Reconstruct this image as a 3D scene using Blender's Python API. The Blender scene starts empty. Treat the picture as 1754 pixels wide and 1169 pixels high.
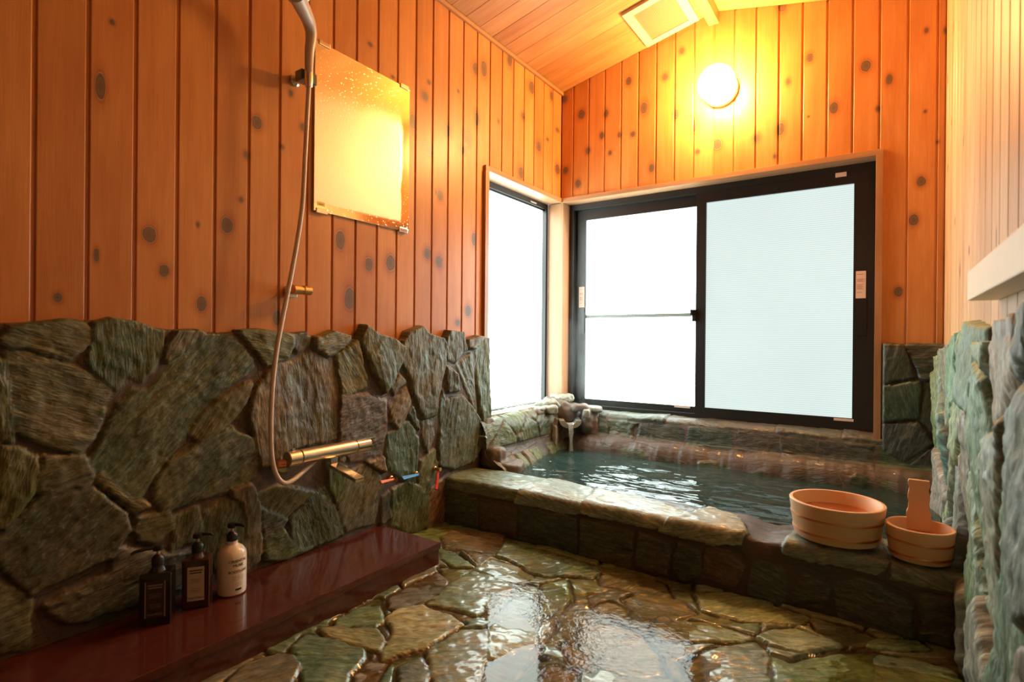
import bpy, bmesh, math, random
import numpy as np
from mathutils import Vector, Matrix

# ------------------------------------------------------------------ camera, world, exposure
SC = bpy.context.scene
COL = SC.collection
FPX, YAW, PITCH, ROLL = 943.1, 0.59686, -0.001264, 0.008954
CAM = np.array([1.54, 0.0, 0.765])
_F = np.array([-math.sin(YAW)*math.cos(PITCH), math.cos(YAW)*math.cos(PITCH), math.sin(PITCH)])
_R = np.array([math.cos(YAW), math.sin(YAW), 0.0])
_U = np.cross(_R, _F)
_R2 = _R*math.cos(ROLL) + _U*math.sin(ROLL)
_U2 = _U*math.cos(ROLL) - _R*math.sin(ROLL)
cd = bpy.data.cameras.new('camera'); cam = bpy.data.objects.new('camera', cd); COL.objects.link(cam)
cd.sensor_width = 36.0; cd.lens = FPX/1754*36.0; cd.clip_start = 0.02
cam.matrix_world = Matrix(((_R2[0], _U2[0], -_F[0], CAM[0]), (_R2[1], _U2[1], -_F[1], CAM[1]),
                           (_R2[2], _U2[2], -_F[2], CAM[2]), (0, 0, 0, 1)))
cd.dof.use_dof = True; cd.dof.focus_distance = 2.5; cd.dof.aperture_fstop = 4.0
SC.camera = cam
W = bpy.data.worlds.new('world'); SC.world = W; W.use_nodes = True
W.node_tree.nodes['Background'].inputs[0].default_value = (0.75, 0.9, 1.0, 1)
W.node_tree.nodes['Background'].inputs[1].default_value = 0.5
SC.view_settings.view_transform = 'Standard'; SC.view_settings.look = 'None'
SC.view_settings.gamma = 1.0; SC.view_settings.exposure = 0.0
SC.cycles.use_denoising = True
SC.cycles.max_bounces = 10; SC.cycles.diffuse_bounces = 6; SC.cycles.glossy_bounces = 6
SC.cycles.transparent_max_bounces = 8; SC.cycles.sample_clamp_indirect = 8.0
LAMP_COL, LAMP_STR = (1.0, 0.565, 0.19), 270.0
DAY_COL = (0.84, 1.0, 0.96)
DAY_SIDE, DAY_BACK_L, DAY_BACK_R = 10.0, 9.0, 0.92

def ray(u, v): return _F*FPX + _R2*(u-877.0) + _U2*(584.5-v)
def atX(u, v, x): d = ray(u, v); return CAM + d*((x-CAM[0])/d[0])
def atY(u, v, y): d = ray(u, v); return CAM + d*((y-CAM[1])/d[1])
def atZ(u, v, z): d = ray(u, v); return CAM + d*((z-CAM[2])/d[2])
RND = random.Random(7)

# ------------------------------------------------------------------ mesh helpers
def link(name, me, mats, parent=None, smooth=False):
    o = bpy.data.objects.new(name, me); COL.objects.link(o)
    for m in (mats if isinstance(mats, (list, tuple)) else [mats]): me.materials.append(m)
    if smooth: me.polygons.foreach_set('use_smooth', [True]*len(me.polygons)); me.set_sharp_from_angle(angle=.75)
    if parent is not None: o.parent = parent
    return o
def from_bm(name, bm, mats, parent=None, smooth=False):
    me = bpy.data.meshes.new(name); bm.normal_update(); bm.to_mesh(me); bm.free()
    return link(name, me, mats, parent, smooth)
def tag(o, label=None, cat=None, group=None, kind=None):
    if label: o['label'] = label
    if cat: o['category'] = cat
    if group: o['group'] = group
    if kind: o['kind'] = kind
    return o
def empty(name, loc, label=None, cat=None, group=None, kind=None, rz=0.0):
    o = bpy.data.objects.new(name, None); COL.objects.link(o); o.location = loc; o.rotation_euler = (0, 0, rz)
    o.empty_display_size = 0.05
    return tag(o, label, cat, group, kind)
def box(bm, x0, x1, y0, y1, z0, z1, bev=0.0, seg=2, mi=0):
    r = bmesh.ops.create_cube(bm, size=1.0)
    vs = r['verts']
    for v in vs: v.co = Vector((x0+(v.co.x+.5)*(x1-x0), y0+(v.co.y+.5)*(y1-y0), z0+(v.co.z+.5)*(z1-z0)))
    fs = set(f for v in vs for f in v.link_faces)
    for f in fs: f.material_index = mi
    if bev > 0:
        es = list(set(e for v in vs for e in v.link_edges))
        bmesh.ops.bevel(bm, geom=es, offset=bev, segments=seg, profile=.7, affect='EDGES')
    return vs
def lathe(bm, prof, n=48, cx=0, cy=0, cz=0, mat=None, sx=1, sy=1):
    rings = []
    for r, z in prof:
        ring = []
        for i in range(n):
            a = 2*math.pi*i/n
            p = Vector((cx+r*sx*math.cos(a), cy+r*sy*math.sin(a), cz+z))
            ring.append(bm.verts.new(mat @ p if mat else p))
        rings.append(ring)
    for a, b in zip(rings, rings[1:]):
        for i in range(n):
            j = (i+1) % n
            try: bm.faces.new((a[i], a[j], b[j], b[i]))
            except ValueError: pass
    if prof[0][0] > 1e-6: bm.faces.new(list(reversed(rings[0])))
    if prof[-1][0] > 1e-6: bm.faces.new(rings[-1])
def catmull(pts, n=12):
    pts = [Vector(p) for p in pts]; P = [pts[0]*2-pts[1]]+pts+[pts[-1]*2-pts[-2]]; out = []
    for i in range(1, len(P)-2):
        for k in range(n):
            t = k/n
            out.append(.5*((2*P[i])+(P[i+1]-P[i-1])*t+(2*P[i-1]-5*P[i]+4*P[i+1]-P[i+2])*t*t+(3*P[i]-P[i-1]-3*P[i+1]+P[i+2])*t**3))
    out.append(pts[-1]); return out
def tube(bm, pts, rad, n=16, cap=True):
    pts = [Vector(p) for p in pts]; N = len(pts)
    rr = rad if isinstance(rad, (list, tuple)) else [rad]*N
    t = (pts[1]-pts[0]).normalized()
    up = Vector((0, 0, 1)) if abs(t.z) < .9 else Vector((1, 0, 0))
    nrm = (up-t*up.dot(t)).normalized(); rings = []
    for i in range(N):
        t = (pts[min(i+1, N-1)]-pts[max(i-1, 0)]).normalized()
        nrm = (nrm-t*nrm.dot(t)).normalized(); b = t.cross(nrm)
        rings.append([bm.verts.new(pts[i]+(nrm*math.cos(2*math.pi*k/n)+b*math.sin(2*math.pi*k/n))*rr[i]) for k in range(n)])
    for a, b2 in zip(rings, rings[1:]):
        for k in range(n): bm.faces.new((a[k], a[(k+1) % n], b2[(k+1) % n], b2[k]))
    if cap: bm.faces.new(list(reversed(rings[0]))); bm.faces.new(rings[-1])
def text_bm(bm, body, size, M, align='CENTER', mi=0, extr=0.0004, bend=None):
    c = bpy.data.curves.new('t', 'FONT'); c.body = body; c.size = size; c.align_x = align; c.extrude = extr
    o = bpy.data.objects.new('t', c); COL.objects.link(o)
    dg = bpy.context.evaluated_depsgraph_get(); dg.update()
    me = bpy.data.meshes.new_from_object(o.evaluated_get(dg))
    vs = [bm.verts.new(M @ (bend(v.co) if bend else v.co)) for v in me.vertices]
    for p in me.polygons:
        try: f = bm.faces.new([vs[i] for i in p.vertices]); f.material_index = mi
        except ValueError: pass
    bpy.data.objects.remove(o); bpy.data.curves.remove(c); bpy.data.meshes.remove(me)

# ------------------------------------------------------------------ numpy noise
def _hash(ix, iy, seed):
    h = (ix.astype(np.int64)*374761393 + iy.astype(np.int64)*668265263 + seed*974634777) & 0xffffffff
    h = ((h ^ (h >> 13))*1274126177) & 0xffffffff
    return ((h ^ (h >> 16)) & 0xffff)/65535.0
def vnoise(x, y, seed=0):
    xi = np.floor(x); yi = np.floor(y); fx = x-xi; fy = y-yi
    fx = fx*fx*(3-2*fx); fy = fy*fy*(3-2*fy)
    a = _hash(xi, yi, seed); b = _hash(xi+1, yi, seed); c = _hash(xi, yi+1, seed); d = _hash(xi+1, yi+1, seed)
    return (a*(1-fx)+b*fx)*(1-fy)+(c*(1-fx)+d*fx)*fy
def fbm(x, y, seed=0, o=4):
    s = 0; amp = .5; tot = 0
    for i in range(o):
        s = s+amp*vnoise(x, y, seed+i*17); tot += amp; amp *= .5; x = x*2.03+3.1; y = y*2.03+1.7
    return s/tot*2-1
def sstep(a, b, x):
    t = np.clip((x-a)/(b-a), 0, 1); return t*t*(3-2*t)

# ------------------------------------------------------------------ stone fields
def sd_polys(S, T, polys, margin=.05):
    sd = np.full(S.shape, -1.0); idx = np.zeros(S.shape, int)-1
    for k, pg in enumerate(polys):
        pg = np.array(pg); 
        m = (S > pg[:, 0].min()-margin) & (S < pg[:, 0].max()+margin) & (T > pg[:, 1].min()-margin) & (T < pg[:, 1].max()+margin)
        if not m.any(): continue
        x = S[m]; y = T[m]; dist = np.full(x.shape, 1e9); inside = np.zeros(x.shape, bool)
        for i in range(len(pg)):
            ax, ay = pg[i]; bx, by = pg[(i+1) % len(pg)]; ex, ey = bx-ax, by-ay
            l2 = ex*ex+ey*ey+1e-12
            t = np.clip(((x-ax)*ex+(y-ay)*ey)/l2, 0, 1)
            dist = np.minimum(dist, np.hypot(x-ax-t*ex, y-ay-t*ey))
            if ay != by:
                c = ((ay > y) != (by > y)) & (x < (bx-ax)*(y-ay)/(by-ay)+ax); inside ^= c
        d = np.where(inside, dist, -dist)
        cur = sd[m]; ci = idx[m]; up = d > cur; cur[up] = d[up]; ci[up] = k; sd[m] = cur; idx[m] = ci
    return sd, idx
def voro(S, T, seeds, ax=1.0, ay=1.0, gap=.006):
    d1 = np.full(S.shape, 1e9); d2 = d1.copy(); idx = np.zeros(S.shape, int)
    for k, (a, b) in enumerate(seeds):
        d = np.hypot((S-a)*ax, (T-b)*ay); c = d < d1
        d2 = np.where(c, d1, np.minimum(d2, d)); idx = np.where(c, k, idx); d1 = np.where(c, d, d1)
    return (d2-d1)/2/max(ax, ay)*1.2-gap, idx
def seeds(s0, s1, t0, t1, n, ax=1, ay=1, rs=1, k=12):
    r = random.Random(rs); out = []
    for i in range(n):
        best = None; bd = -1
        for _ in range(k):
            p = (r.uniform(s0, s1), r.uniform(t0, t1))
            d = min([math.hypot((p[0]-q[0])*ax, (p[1]-q[1])*ay) for q in out] or [9])
            if d > bd: bd = d; best = p
        out.append(best)
    return out
STONE_TINTS = [(.15, .18, .13), (.13, .16, .12), (.17, .18, .12), (.11, .14, .11), (.19, .19, .13), (.14, .16, .13), (.17, .16, .11)]
def stone_surface(name, S, T, P, N, sd, idx, mat, parent=None, thick=.022, edge=.02, seed=0, angles=None, tints=None,
                  mask=None, sink=.05, rough=1.0, mortar=.004, base=None, tilt=.06, lift=None, stri=1.0, keep=None, wob=.006, own=None):
    """height field of rough slate set in mortar on a surface P(S,T) with normals N"""
    n1, n2 = S.shape
    sdn = sd + .004 + wob*fbm(S*28, T*28, seed+3, 3) + .0025*fbm(S*110, T*110, seed+5, 2)
    k = sstep(0.0, edge, sdn)*.35 + sstep(-.001, edge*.3+.001, sdn)*.65
    ns = int(idx.max())+2
    r = random.Random(seed+11)
    h0 = np.array([r.uniform(.65, 1.1) for _ in range(ns)])
    tx = np.array([r.uniform(-1, 1)*tilt for _ in range(ns)]); ty = np.array([r.uniform(-1, 1)*tilt for _ in range(ns)])
    an = np.array([r.uniform(-.5, .5)+(math.pi/2 if r.random() < .7 else 0) if angles is None else angles[i % len(angles)]+r.uniform(-.25, .25) for i in range(ns)])
    tl = tints or STONE_TINTS
    tc = np.array([[c*r.uniform(.8, 1.2) for c in tl[r.randrange(len(tl))]] for _ in range(ns)])
    if own is not None:
        for i, v in own.items(): tc[i] = v
    if lift is not None:
        for i, v in lift.items(): h0[i] += v
    cs = np.zeros(ns); ct = np.zeros(ns)
    for i in range(ns):
        m = idx == i
        if m.any(): cs[i] = S[m].mean(); ct[i] = T[m].mean()
    I = np.where(idx < 0, ns-1, idx)
    ls = S-cs[I]; lt = T-ct[I]
    a = ls*np.cos(an[I])+lt*np.sin(an[I])+I*1.37; b = -ls*np.sin(an[I])+lt*np.cos(an[I])+I*.77
    st = fbm(a*7, b*62, seed+7, 3); lo = fbm(a*5, b*13, seed+9, 3)
    ter = (lo+1)*3.2; fr = ter-np.floor(ter); ter = (np.floor(ter)+sstep(.35, .65, fr))/3.2-1
    h = thick*h0[I] + np.clip(tx[I]*ls+ty[I]*lt, -.012, .012) + rough*(.0014*st*stri + .0075*ter + .003*fbm(S*45, T*45, seed+2, 4))
    mh = mortar + .003*fbm(S*25, T*25, seed+21, 3)
    H = mh*(1-k) + np.maximum(h, mh)*k
    if base is not None: H = H+base
    if mask is not None:
        q = sstep(0, .006, mask); H = H*q - sink*(1-q)
    X = P+N*H[..., None]
    me = bpy.data.meshes.new(name)
    co = X.reshape(-1, 3); nv = len(co)
    ii, jj = np.meshgrid(np.arange(n1-1), np.arange(n2-1), indexing='ij')
    v0 = ii*n2+jj; F = np.stack([v0, v0+n2, v0+n2+1, v0+1], -1).reshape(-1, 4)
    if keep is not None:
        kk = keep.reshape(-1); F = F[kk[F].any(1)]
        used = np.unique(F); rm = np.full(nv, -1); rm[used] = np.arange(len(used)); F = rm[F]; co = co[used]
    else: used = np.arange(nv)
    nf = len(F)
    me.vertices.add(len(co)); me.vertices.foreach_set('co', co.astype(np.float32).ravel())
    me.loops.add(nf*4); me.loops.foreach_set('vertex_index', F.astype(np.int32).ravel())
    me.polygons.add(nf); me.polygons.foreach_set('loop_start', np.arange(0, nf*4, 4, dtype=np.int32))
    me.polygons.foreach_set('use_smooth', np.ones(nf, bool))
    me.update(calc_edges=True)
    at = me.attributes.new('sc', 'FLOAT_COLOR', 'POINT')
    cc = np.concatenate([tc[I], k[..., None]], -1).reshape(-1, 4)[used]
    at.data.foreach_set('color', cc.astype(np.float32).ravel())
    ag = me.attributes.new('sg', 'FLOAT_VECTOR', 'POINT')
    gg = np.stack([a, b, H*10], -1).reshape(-1, 3)[used]
    ag.data.foreach_set('vector', gg.astype(np.float32).ravel())
    me.validate()
    return link(name, me, mat, parent)
def grid(s0, s1, t0, t1, res):
    n1 = int((s1-s0)/res)+1; n2 = int((t1-t0)/res)+1
    return np.meshgrid(np.linspace(s0, s1, n1), np.linspace(t0, t1, n2), indexing='ij')
def path_sampler(pts, e=.02):
    p = np.array(pts, float); L = np.r_[0, np.cumsum(np.hypot(*np.diff(p, axis=0).T))]
    def f(t):
        def ev(q): return np.stack([np.interp(q, L, p[:, 0]), np.interp(q, L, p[:, 1])], -1)
        c = (ev(t-e)+ev(t+e)+ev(t)*2)/4
        d = ev(t+e)-ev(t-e); d /= np.linalg.norm(d, axis=-1, keepdims=True)+1e-9
        return c, d
    return f, L[-1]

# ------------------------------------------------------------------ materials
def nmat(name):
    m = bpy.data.materials.new(name); m.use_nodes = True; nt = m.node_tree
    return m, nt, nt.nodes['Principled BSDF']
def N_(nt, typ, **kw):
    n = nt.nodes.new(typ)
    for k, v in kw.items():
        if k.startswith('_'): n.inputs[k[1:].replace('_', ' ')].default_value = v
        else: setattr(n, k, v)
    return n
def lk(nt, a, b): nt.links.new(a, b)
def simple(name, col, rough=.4, metal=0.0, noise=0.0, nscale=30, bump=0.0, coat=0, spec=None, trans=0):
    m, nt, p = nmat(name)
    p.inputs['Roughness'].default_value = rough; p.inputs['Metallic'].default_value = metal
    p.inputs['Coat Weight'].default_value = coat; p.inputs['Coat Roughness'].default_value = .05
    p.inputs['Transmission Weight'].default_value = trans
    if spec is not None: p.inputs['Specular IOR Level'].default_value = spec
    tc = N_(nt, 'ShaderNodeTexCoord'); nz = N_(nt, 'ShaderNodeTexNoise', _Scale=nscale, _Detail=5.0); lk(nt, tc.outputs['Object'], nz.inputs['Vector'])
    mx = N_(nt, 'ShaderNodeMix', data_type='RGBA'); lk(nt, nz.outputs['Fac'], mx.inputs['Factor'])
    mx.inputs['A'].default_value = tuple(c*(1-noise) for c in col)+(1,); mx.inputs['B'].default_value = tuple(min(1, c*(1+noise)) for c in col)+(1,)
    lk(nt, mx.outputs['Result'], p.inputs['Base Color'])
    if bump:
        b = N_(nt, 'ShaderNodeBump', _Strength=bump, _Distance=.002); lk(nt, nz.outputs['Fac'], b.inputs['Height']); lk(nt, b.outputs['Normal'], p.inputs['Normal'])
    return m
def ramp(nt, stops):
    r = N_(nt, 'ShaderNodeValToRGB'); e = r.color_ramp.elements
    e[0].position, e[0].color = stops[0][0], tuple(stops[0][1])+(1,)
    e[1].position, e[1].color = stops[-1][0], tuple(stops[-1][1])+(1,)
    for p, c in stops[1:-1]: x = e.new(p); x.color = tuple(c)+(1,)
    return r
def mixc(nt, fac, a, b, mode='MIX'):
    m = N_(nt, 'ShaderNodeMix', data_type='RGBA', blend_type=mode)
    for s, k in ((fac, 'Factor'), (a, 'A'), (b, 'B')):
        if isinstance(s, (int, float)): m.inputs[k].default_value = s
        elif isinstance(s, tuple): m.inputs[k].default_value = s+(1,)
        else: lk(nt, s, m.inputs[k])
    return m.outputs['Result']
def math_(nt, op, a, b=None, c=None, clamp=False):
    m = N_(nt, 'ShaderNodeMath', operation=op, use_clamp=clamp)
    for i, s in enumerate((a, b, c)):
        if s is None: continue
        if isinstance(s, (int, float)): m.inputs[i].default_value = s
        else: lk(nt, s, m.inputs[i])
    return m.outputs[0]

def wood_mat(name, base=(.60, .272, .085), dark=(.53, .225, .064), knots=True, rough=.42):
    m, nt, p = nmat(name)
    ab = N_(nt, 'ShaderNodeAttribute', attribute_name='wc'); ak = N_(nt, 'ShaderNodeAttribute', attribute_name='kn')
    mp = N_(nt, 'ShaderNodeMapping'); lk(nt, ab.outputs['Vector'], mp.inputs['Vector']); mp.inputs['Scale'].default_value = (28, 1.3, 1)
    nz = N_(nt, 'ShaderNodeTexNoise', _Scale=1.6, _Detail=4.0, _Distortion=.6); lk(nt, mp.outputs[0], nz.inputs['Vector'])
    mp2 = N_(nt, 'ShaderNodeMapping'); lk(nt, ab.outputs['Vector'], mp2.inputs['Vector']); mp2.inputs['Scale'].default_value = (160, 5, 1)
    nf = N_(nt, 'ShaderNodeTexNoise', _Scale=2.0, _Detail=3.0); lk(nt, mp2.outputs[0], nf.inputs['Vector'])
    mp3 = N_(nt, 'ShaderNodeMapping'); lk(nt, ab.outputs['Vector'], mp3.inputs['Vector']); mp3.inputs['Scale'].default_value = (9, 2.4, 1)
    nb = N_(nt, 'ShaderNodeTexNoise', _Scale=1.4, _Detail=3.0); lk(nt, mp3.outputs[0], nb.inputs['Vector'])
    r1 = ramp(nt, [(.3, dark), (.5, tuple(.5*(a+b) for a, b in zip(base, dark))), (.68, base)]); lk(nt, nz.outputs['Fac'], r1.inputs[0])
    c = r1.outputs['Color']
    rf = ramp(nt, [(.35, (.93, .90, .86)), (.6, (1, 1, 1))]); lk(nt, nf.outputs['Fac'], rf.inputs[0]); c = mixc(nt, 1.0, c, rf.outputs['Color'], 'MULTIPLY')
    rb = ramp(nt, [(.3, (.88, .76, .64)), (.62, (1.04, 1.03, 1.0))]); lk(nt, nb.outputs['Fac'], rb.inputs[0]); c = mixc(nt, .8, c, rb.outputs['Color'], 'MULTIPLY')
    # board to board variation (third component of wc)
    sx = N_(nt, 'ShaderNodeSeparateXYZ'); lk(nt, ab.outputs['Vector'], sx.inputs[0])
    fr = math_(nt, 'FRACT', math_(nt, 'MULTIPLY', sx.outputs[2], .731))
    rv = ramp(nt, [(0, (.86, .78, .70)), (1, (1.08, 1.08, 1.08))]); lk(nt, fr, rv.inputs[0]); c = mixc(nt, 1.0, c, rv.outputs['Color'], 'MULTIPLY')
    if knots:
        kx = N_(nt, 'ShaderNodeSeparateXYZ'); lk(nt, ak.outputs['Vector'], kx.inputs[0])
        nk = N_(nt, 'ShaderNodeTexNoise', _Scale=1.5, _Detail=2.0); lk(nt, ab.outputs['Vector'], nk.inputs['Vector'])
        mpk = N_(nt, 'ShaderNodeMapping'); lk(nt, ab.outputs['Vector'], mpk.inputs['Vector']); mpk.inputs['Scale'].default_value = (55, 30, 1); lk(nt, mpk.outputs[0], nk.inputs['Vector'])
        d = math_(nt, 'SQRT', math_(nt, 'ADD', math_(nt, 'POWER', kx.outputs[0], 2.0), math_(nt, 'POWER', kx.outputs[1], 2.0)))
        d = math_(nt, 'ADD', d, math_(nt, 'MULTIPLY', math_(nt, 'SUBTRACT', nk.outputs['Fac'], .5), .35))
        ring = math_(nt, 'MULTIPLY', math_(nt, 'SINE', math_(nt, 'MULTIPLY', d, 20.0)), .5)
        rk = ramp(nt, [(0, (.075, .048, .03)), (.30, (.125, .08, .048)), (.43, (.085, .05, .03)), (.48, (.62, .45, .34)), (.62, (.86, .74, .64)), (1.0, (1, 1, 1))])
        lk(nt, math_(nt, 'DIVIDE', math_(nt, 'ADD', d, math_(nt, 'MULTIPLY', ring, .10)), 2.2, clamp=True), rk.inputs[0])
        rm = ramp(nt, [(0, (1, 1, 1)), (.43, (1, 1, 1)), (.48, (0, 0, 0)), (1.0, (0, 0, 0))])
        lk(nt, math_(nt, 'DIVIDE', d, 2.2, clamp=True), rm.inputs[0])
        halo = mixc(nt, 1.0, c, rk.outputs['Color'], 'MULTIPLY')
        core = mixc(nt, rm.outputs['Color'], halo, rk.outputs['Color'])
        inr = math_(nt, 'LESS_THAN', d, 2.2)
        c = mixc(nt, math_(nt, 'MULTIPLY', inr, .9), c, core)
    lk(nt, c, p.inputs['Base Color']); p.inputs['Roughness'].default_value = rough
    p.inputs['Coat Weight'].default_value = .10; p.inputs['Coat Roughness'].default_value = .25
    b = N_(nt, 'ShaderNodeBump', _Strength=.12, _Distance=.002); lk(nt, nf.outputs['Fac'], b.inputs['Height']); lk(nt, b.outputs['Normal'], p.inputs['Normal'])
    return m

def stone_mat(name, mortar=(.095, .072, .055), tint=(1, 1, 1), rough=(.35, .7), wet=0.0, flecks=.5, bump=.5, gain=1.0, rust=.4):
    m, nt, p = nmat(name)
    ac = N_(nt, 'ShaderNodeAttribute', attribute_name='sc'); ag = N_(nt, 'ShaderNodeAttribute', attribute_name='sg')
    tc = N_(nt, 'ShaderNodeTexCoord')
    def ns(vec, scale, det=5, sc=(1, 1, 1), dist=0):
        mp = N_(nt, 'ShaderNodeMapping'); mp.inputs['Scale'].default_value = sc; lk(nt, vec, mp.inputs['Vector'])
        n = N_(nt, 'ShaderNodeTexNoise', _Scale=float(scale), _Detail=float(det), _Distortion=float(dist)); lk(nt, mp.outputs[0], n.inputs['Vector']); return n.outputs['Fac']
    st = ns(ag.outputs['Vector'], 1, 7, (14, 70, 0), 1.2)
    st2 = ns(ag.outputs['Vector'], 1, 5, (60, 260, 0), .5)
    big = ns(tc.outputs['Object'], 7, 4)
    fine = ns(tc.outputs['Object'], 130, 4)
    r1 = ramp(nt, [(.30, (.50, .50, .46)), (.47, (.85, .85, .82)), (.58, (1.1, 1.08, 1.0)), (.72, (1.7, 1.65, 1.45))]); lk(nt, st, r1.inputs[0])
    c = mixc(nt, 1.0, ac.outputs['Color'], r1.outputs['Color'], 'MULTIPLY')
    r2 = ramp(nt, [(.35, (.6, .58, .55)), (.65, (1.3, 1.3, 1.25))]); lk(nt, st2, r2.inputs[0]); c = mixc(nt, .8, c, r2.outputs['Color'], 'MULTIPLY')
    r3 = ramp(nt, [(.36, (.62, .80, .68)), (.52, (1, 1, 1)), (.66, (1.35, 1.08, .72))]); lk(nt, big, r3.inputs[0]); c = mixc(nt, rust*1.6 if rust < .6 else 1.0, c, r3.outputs['Color'], 'MULTIPLY')
    rfk = ramp(nt, [(.58, (0, 0, 0)), (.72, (1, 1, 1))]); lk(nt, fine, rfk.inputs[0])
    c = mixc(nt, math_(nt, 'MULTIPLY', rfk.outputs['Color'], flecks), c, (.34, .31, .22))
    c = mixc(nt, 1.0, c, tuple(t*gain for t in tint), 'MULTIPLY')
    mo = mixc(nt, fine, tuple(x*.7 for x in mortar), tuple(x*1.4 for x in mortar))
    kk = ramp(nt, [(.25, (0, 0, 0)), (.6, (1, 1, 1))]); lk(nt, ac.outputs['Alpha'], kk.inputs[0])
    c = mixc(nt, kk.outputs['Color'], mo, c)
    lk(nt, c, p.inputs['Base Color'])
    rr = ramp(nt, [(.3, (rough[0],)*3), (.7, (rough[1],)*3)]); lk(nt, big, rr.inputs[0]); lk(nt, rr.outputs['Color'], p.inputs['Roughness'])
    p.inputs['Coat Weight'].default_value = wet; p.inputs['Coat Roughness'].default_value = .08; p.inputs['Coat IOR'].default_value = 1.33
    b1 = N_(nt, 'ShaderNodeBump', _Strength=bump, _Distance=.006); lk(nt, st, b1.inputs['Height'])
    b2 = N_(nt, 'ShaderNodeBump', _Strength=bump, _Distance=.003); lk(nt, st2, b2.inputs['Height']); lk(nt, b1.outputs['Normal'], b2.inputs['Normal'])
    b3 = N_(nt, 'ShaderNodeBump', _Strength=bump*.6, _Distance=.002); lk(nt, fine, b3.inputs['Height']); lk(nt, b2.outputs['Normal'], b3.inputs['Normal'])
    lk(nt, b3.outputs['Normal'], p.inputs['Normal'])
    return m

def water_mat(name, tint, scale, strength, dist=.01, patch=None, detail=3.0, stretch=(1, 1, 1), ior=1.33, body=None):
    m, nt, p = nmat(name); nt.nodes.remove(p)
    out = nt.nodes['Material Output']
    tc = N_(nt, 'ShaderNodeTexCoord'); mp = N_(nt, 'ShaderNodeMapping'); mp.inputs['Scale'].default_value = stretch; lk(nt, tc.outputs['Object'], mp.inputs['Vector'])
    nz = N_(nt, 'ShaderNodeTexNoise', _Scale=scale, _Detail=detail, _Distortion=.8); lk(nt, mp.outputs[0], nz.inputs['Vector'])
    b = N_(nt, 'ShaderNodeBump', _Distance=dist); lk(nt, nz.outputs['Fac'], b.inputs['Height'])
    if patch:
        n2 = N_(nt, 'ShaderNodeTexNoise', _Scale=patch, _Detail=2.0); lk(nt, tc.outputs['Object'], n2.inputs['Vector'])
        r = ramp(nt, [(.45, (strength*.06,)*3), (.6, (strength,)*3)]); lk(nt, n2.outputs['Fac'], r.inputs[0]); lk(nt, r.outputs['Color'], b.inputs['Strength'])
    else: b.inputs['Strength'].default_value = strength
    g = N_(nt, 'ShaderNodeBsdfGlossy', _Roughness=.015); lk(nt, b.outputs['Normal'], g.inputs['Normal'])
    t = N_(nt, 'ShaderNodeBsdfTransparent'); t.inputs['Color'].default_value = tint+(1,)
    f = N_(nt, 'ShaderNodeFresnel', _IOR=ior); lk(nt, b.outputs['Normal'], f.inputs['Normal'])
    if body:
        df = N_(nt, 'ShaderNodeBsdfDiffuse'); df.inputs['Color'].default_value = body[1]+(1,)
        m2 = N_(nt, 'ShaderNodeMixShader'); m2.inputs[0].default_value = body[0]; lk(nt, t.outputs[0], m2.inputs[1]); lk(nt, df.outputs[0], m2.inputs[2]); t = m2
    mx = N_(nt, 'ShaderNodeMixShader'); lk(nt, f.outputs[0], mx.inputs[0]); lk(nt, t.outputs[0], mx.inputs[1]); lk(nt, g.outputs[0], mx.inputs[2])
    lk(nt, mx.outputs[0], out.inputs['Surface']); return m

def pane_mat(name, strength, pitch=.0095, depth=.12, blot=0.0, col=DAY_COL):
    m, nt, p = nmat(name)
    tc = N_(nt, 'ShaderNodeTexCoord'); sx = N_(nt, 'ShaderNodeSeparateXYZ'); lk(nt, tc.outputs['Object'], sx.inputs[0])
    s = math_(nt, 'SINE', math_(nt, 'MULTIPLY', sx.outputs[2], 2*math.pi/pitch))
    s = math_(nt, 'ADD', math_(nt, 'MULTIPLY', s, depth/2), 1-depth/2)
    nz = N_(nt, 'ShaderNodeTexNoise', _Scale=3.0, _Detail=3.0); lk(nt, tc.outputs['Object'], nz.inputs['Vector'])
    q = math_(nt, 'ADD', math_(nt, 'MULTIPLY', nz.outputs['Fac'], blot), 1-blot/2)
    e = math_(nt, 'MULTIPLY', math_(nt, 'MULTIPLY', s, q), strength)
    p.inputs['Base Color'].default_value = (.04, .045, .043, 1); p.inputs['Roughness'].default_value = .35
    p.inputs['Emission Color'].default_value = col+(1,); lk(nt, e, p.inputs['Emission Strength'])
    return m

M = {}
M['wood'] = wood_mat('knotty_pine')
M['wood_pale'] = wood_mat('pale_pine', (.70, .50, .29), (.60, .40, .21))  # lighter copy of the pine: right wall's daylight put into the colour
M['trim'] = wood_mat('plain_trim_wood', (.42, .23, .12), (.36, .19, .09), knots=False)
M['ceil'] = wood_mat('ceiling_wood', (.56, .30, .11), (.45, .22, .07), knots=False)
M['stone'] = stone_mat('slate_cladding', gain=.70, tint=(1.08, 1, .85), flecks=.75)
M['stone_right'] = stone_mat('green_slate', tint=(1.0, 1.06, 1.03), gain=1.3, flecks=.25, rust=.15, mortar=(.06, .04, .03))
M['stone_curb'] = stone_mat('wet_slate', rough=(.3, .6), wet=.25, flecks=.4, gain=.52, mortar=(.06, .042, .03))  # gain lowered to put the curb front's shade into the slate
M['stone_back'] = stone_mat('dark_wet_slate', rough=(.35, .65), wet=.2, flecks=.3, gain=.42, mortar=(.075, .048, .033))  # darker copy: shade below the window, facing away from its light, is in the colour
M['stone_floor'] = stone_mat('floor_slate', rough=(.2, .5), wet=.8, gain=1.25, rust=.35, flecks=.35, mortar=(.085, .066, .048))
M['basin'] = stone_mat('basin_slate', tint=(.55, .8, .75), gain=.45, rough=(.5, .7))
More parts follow.
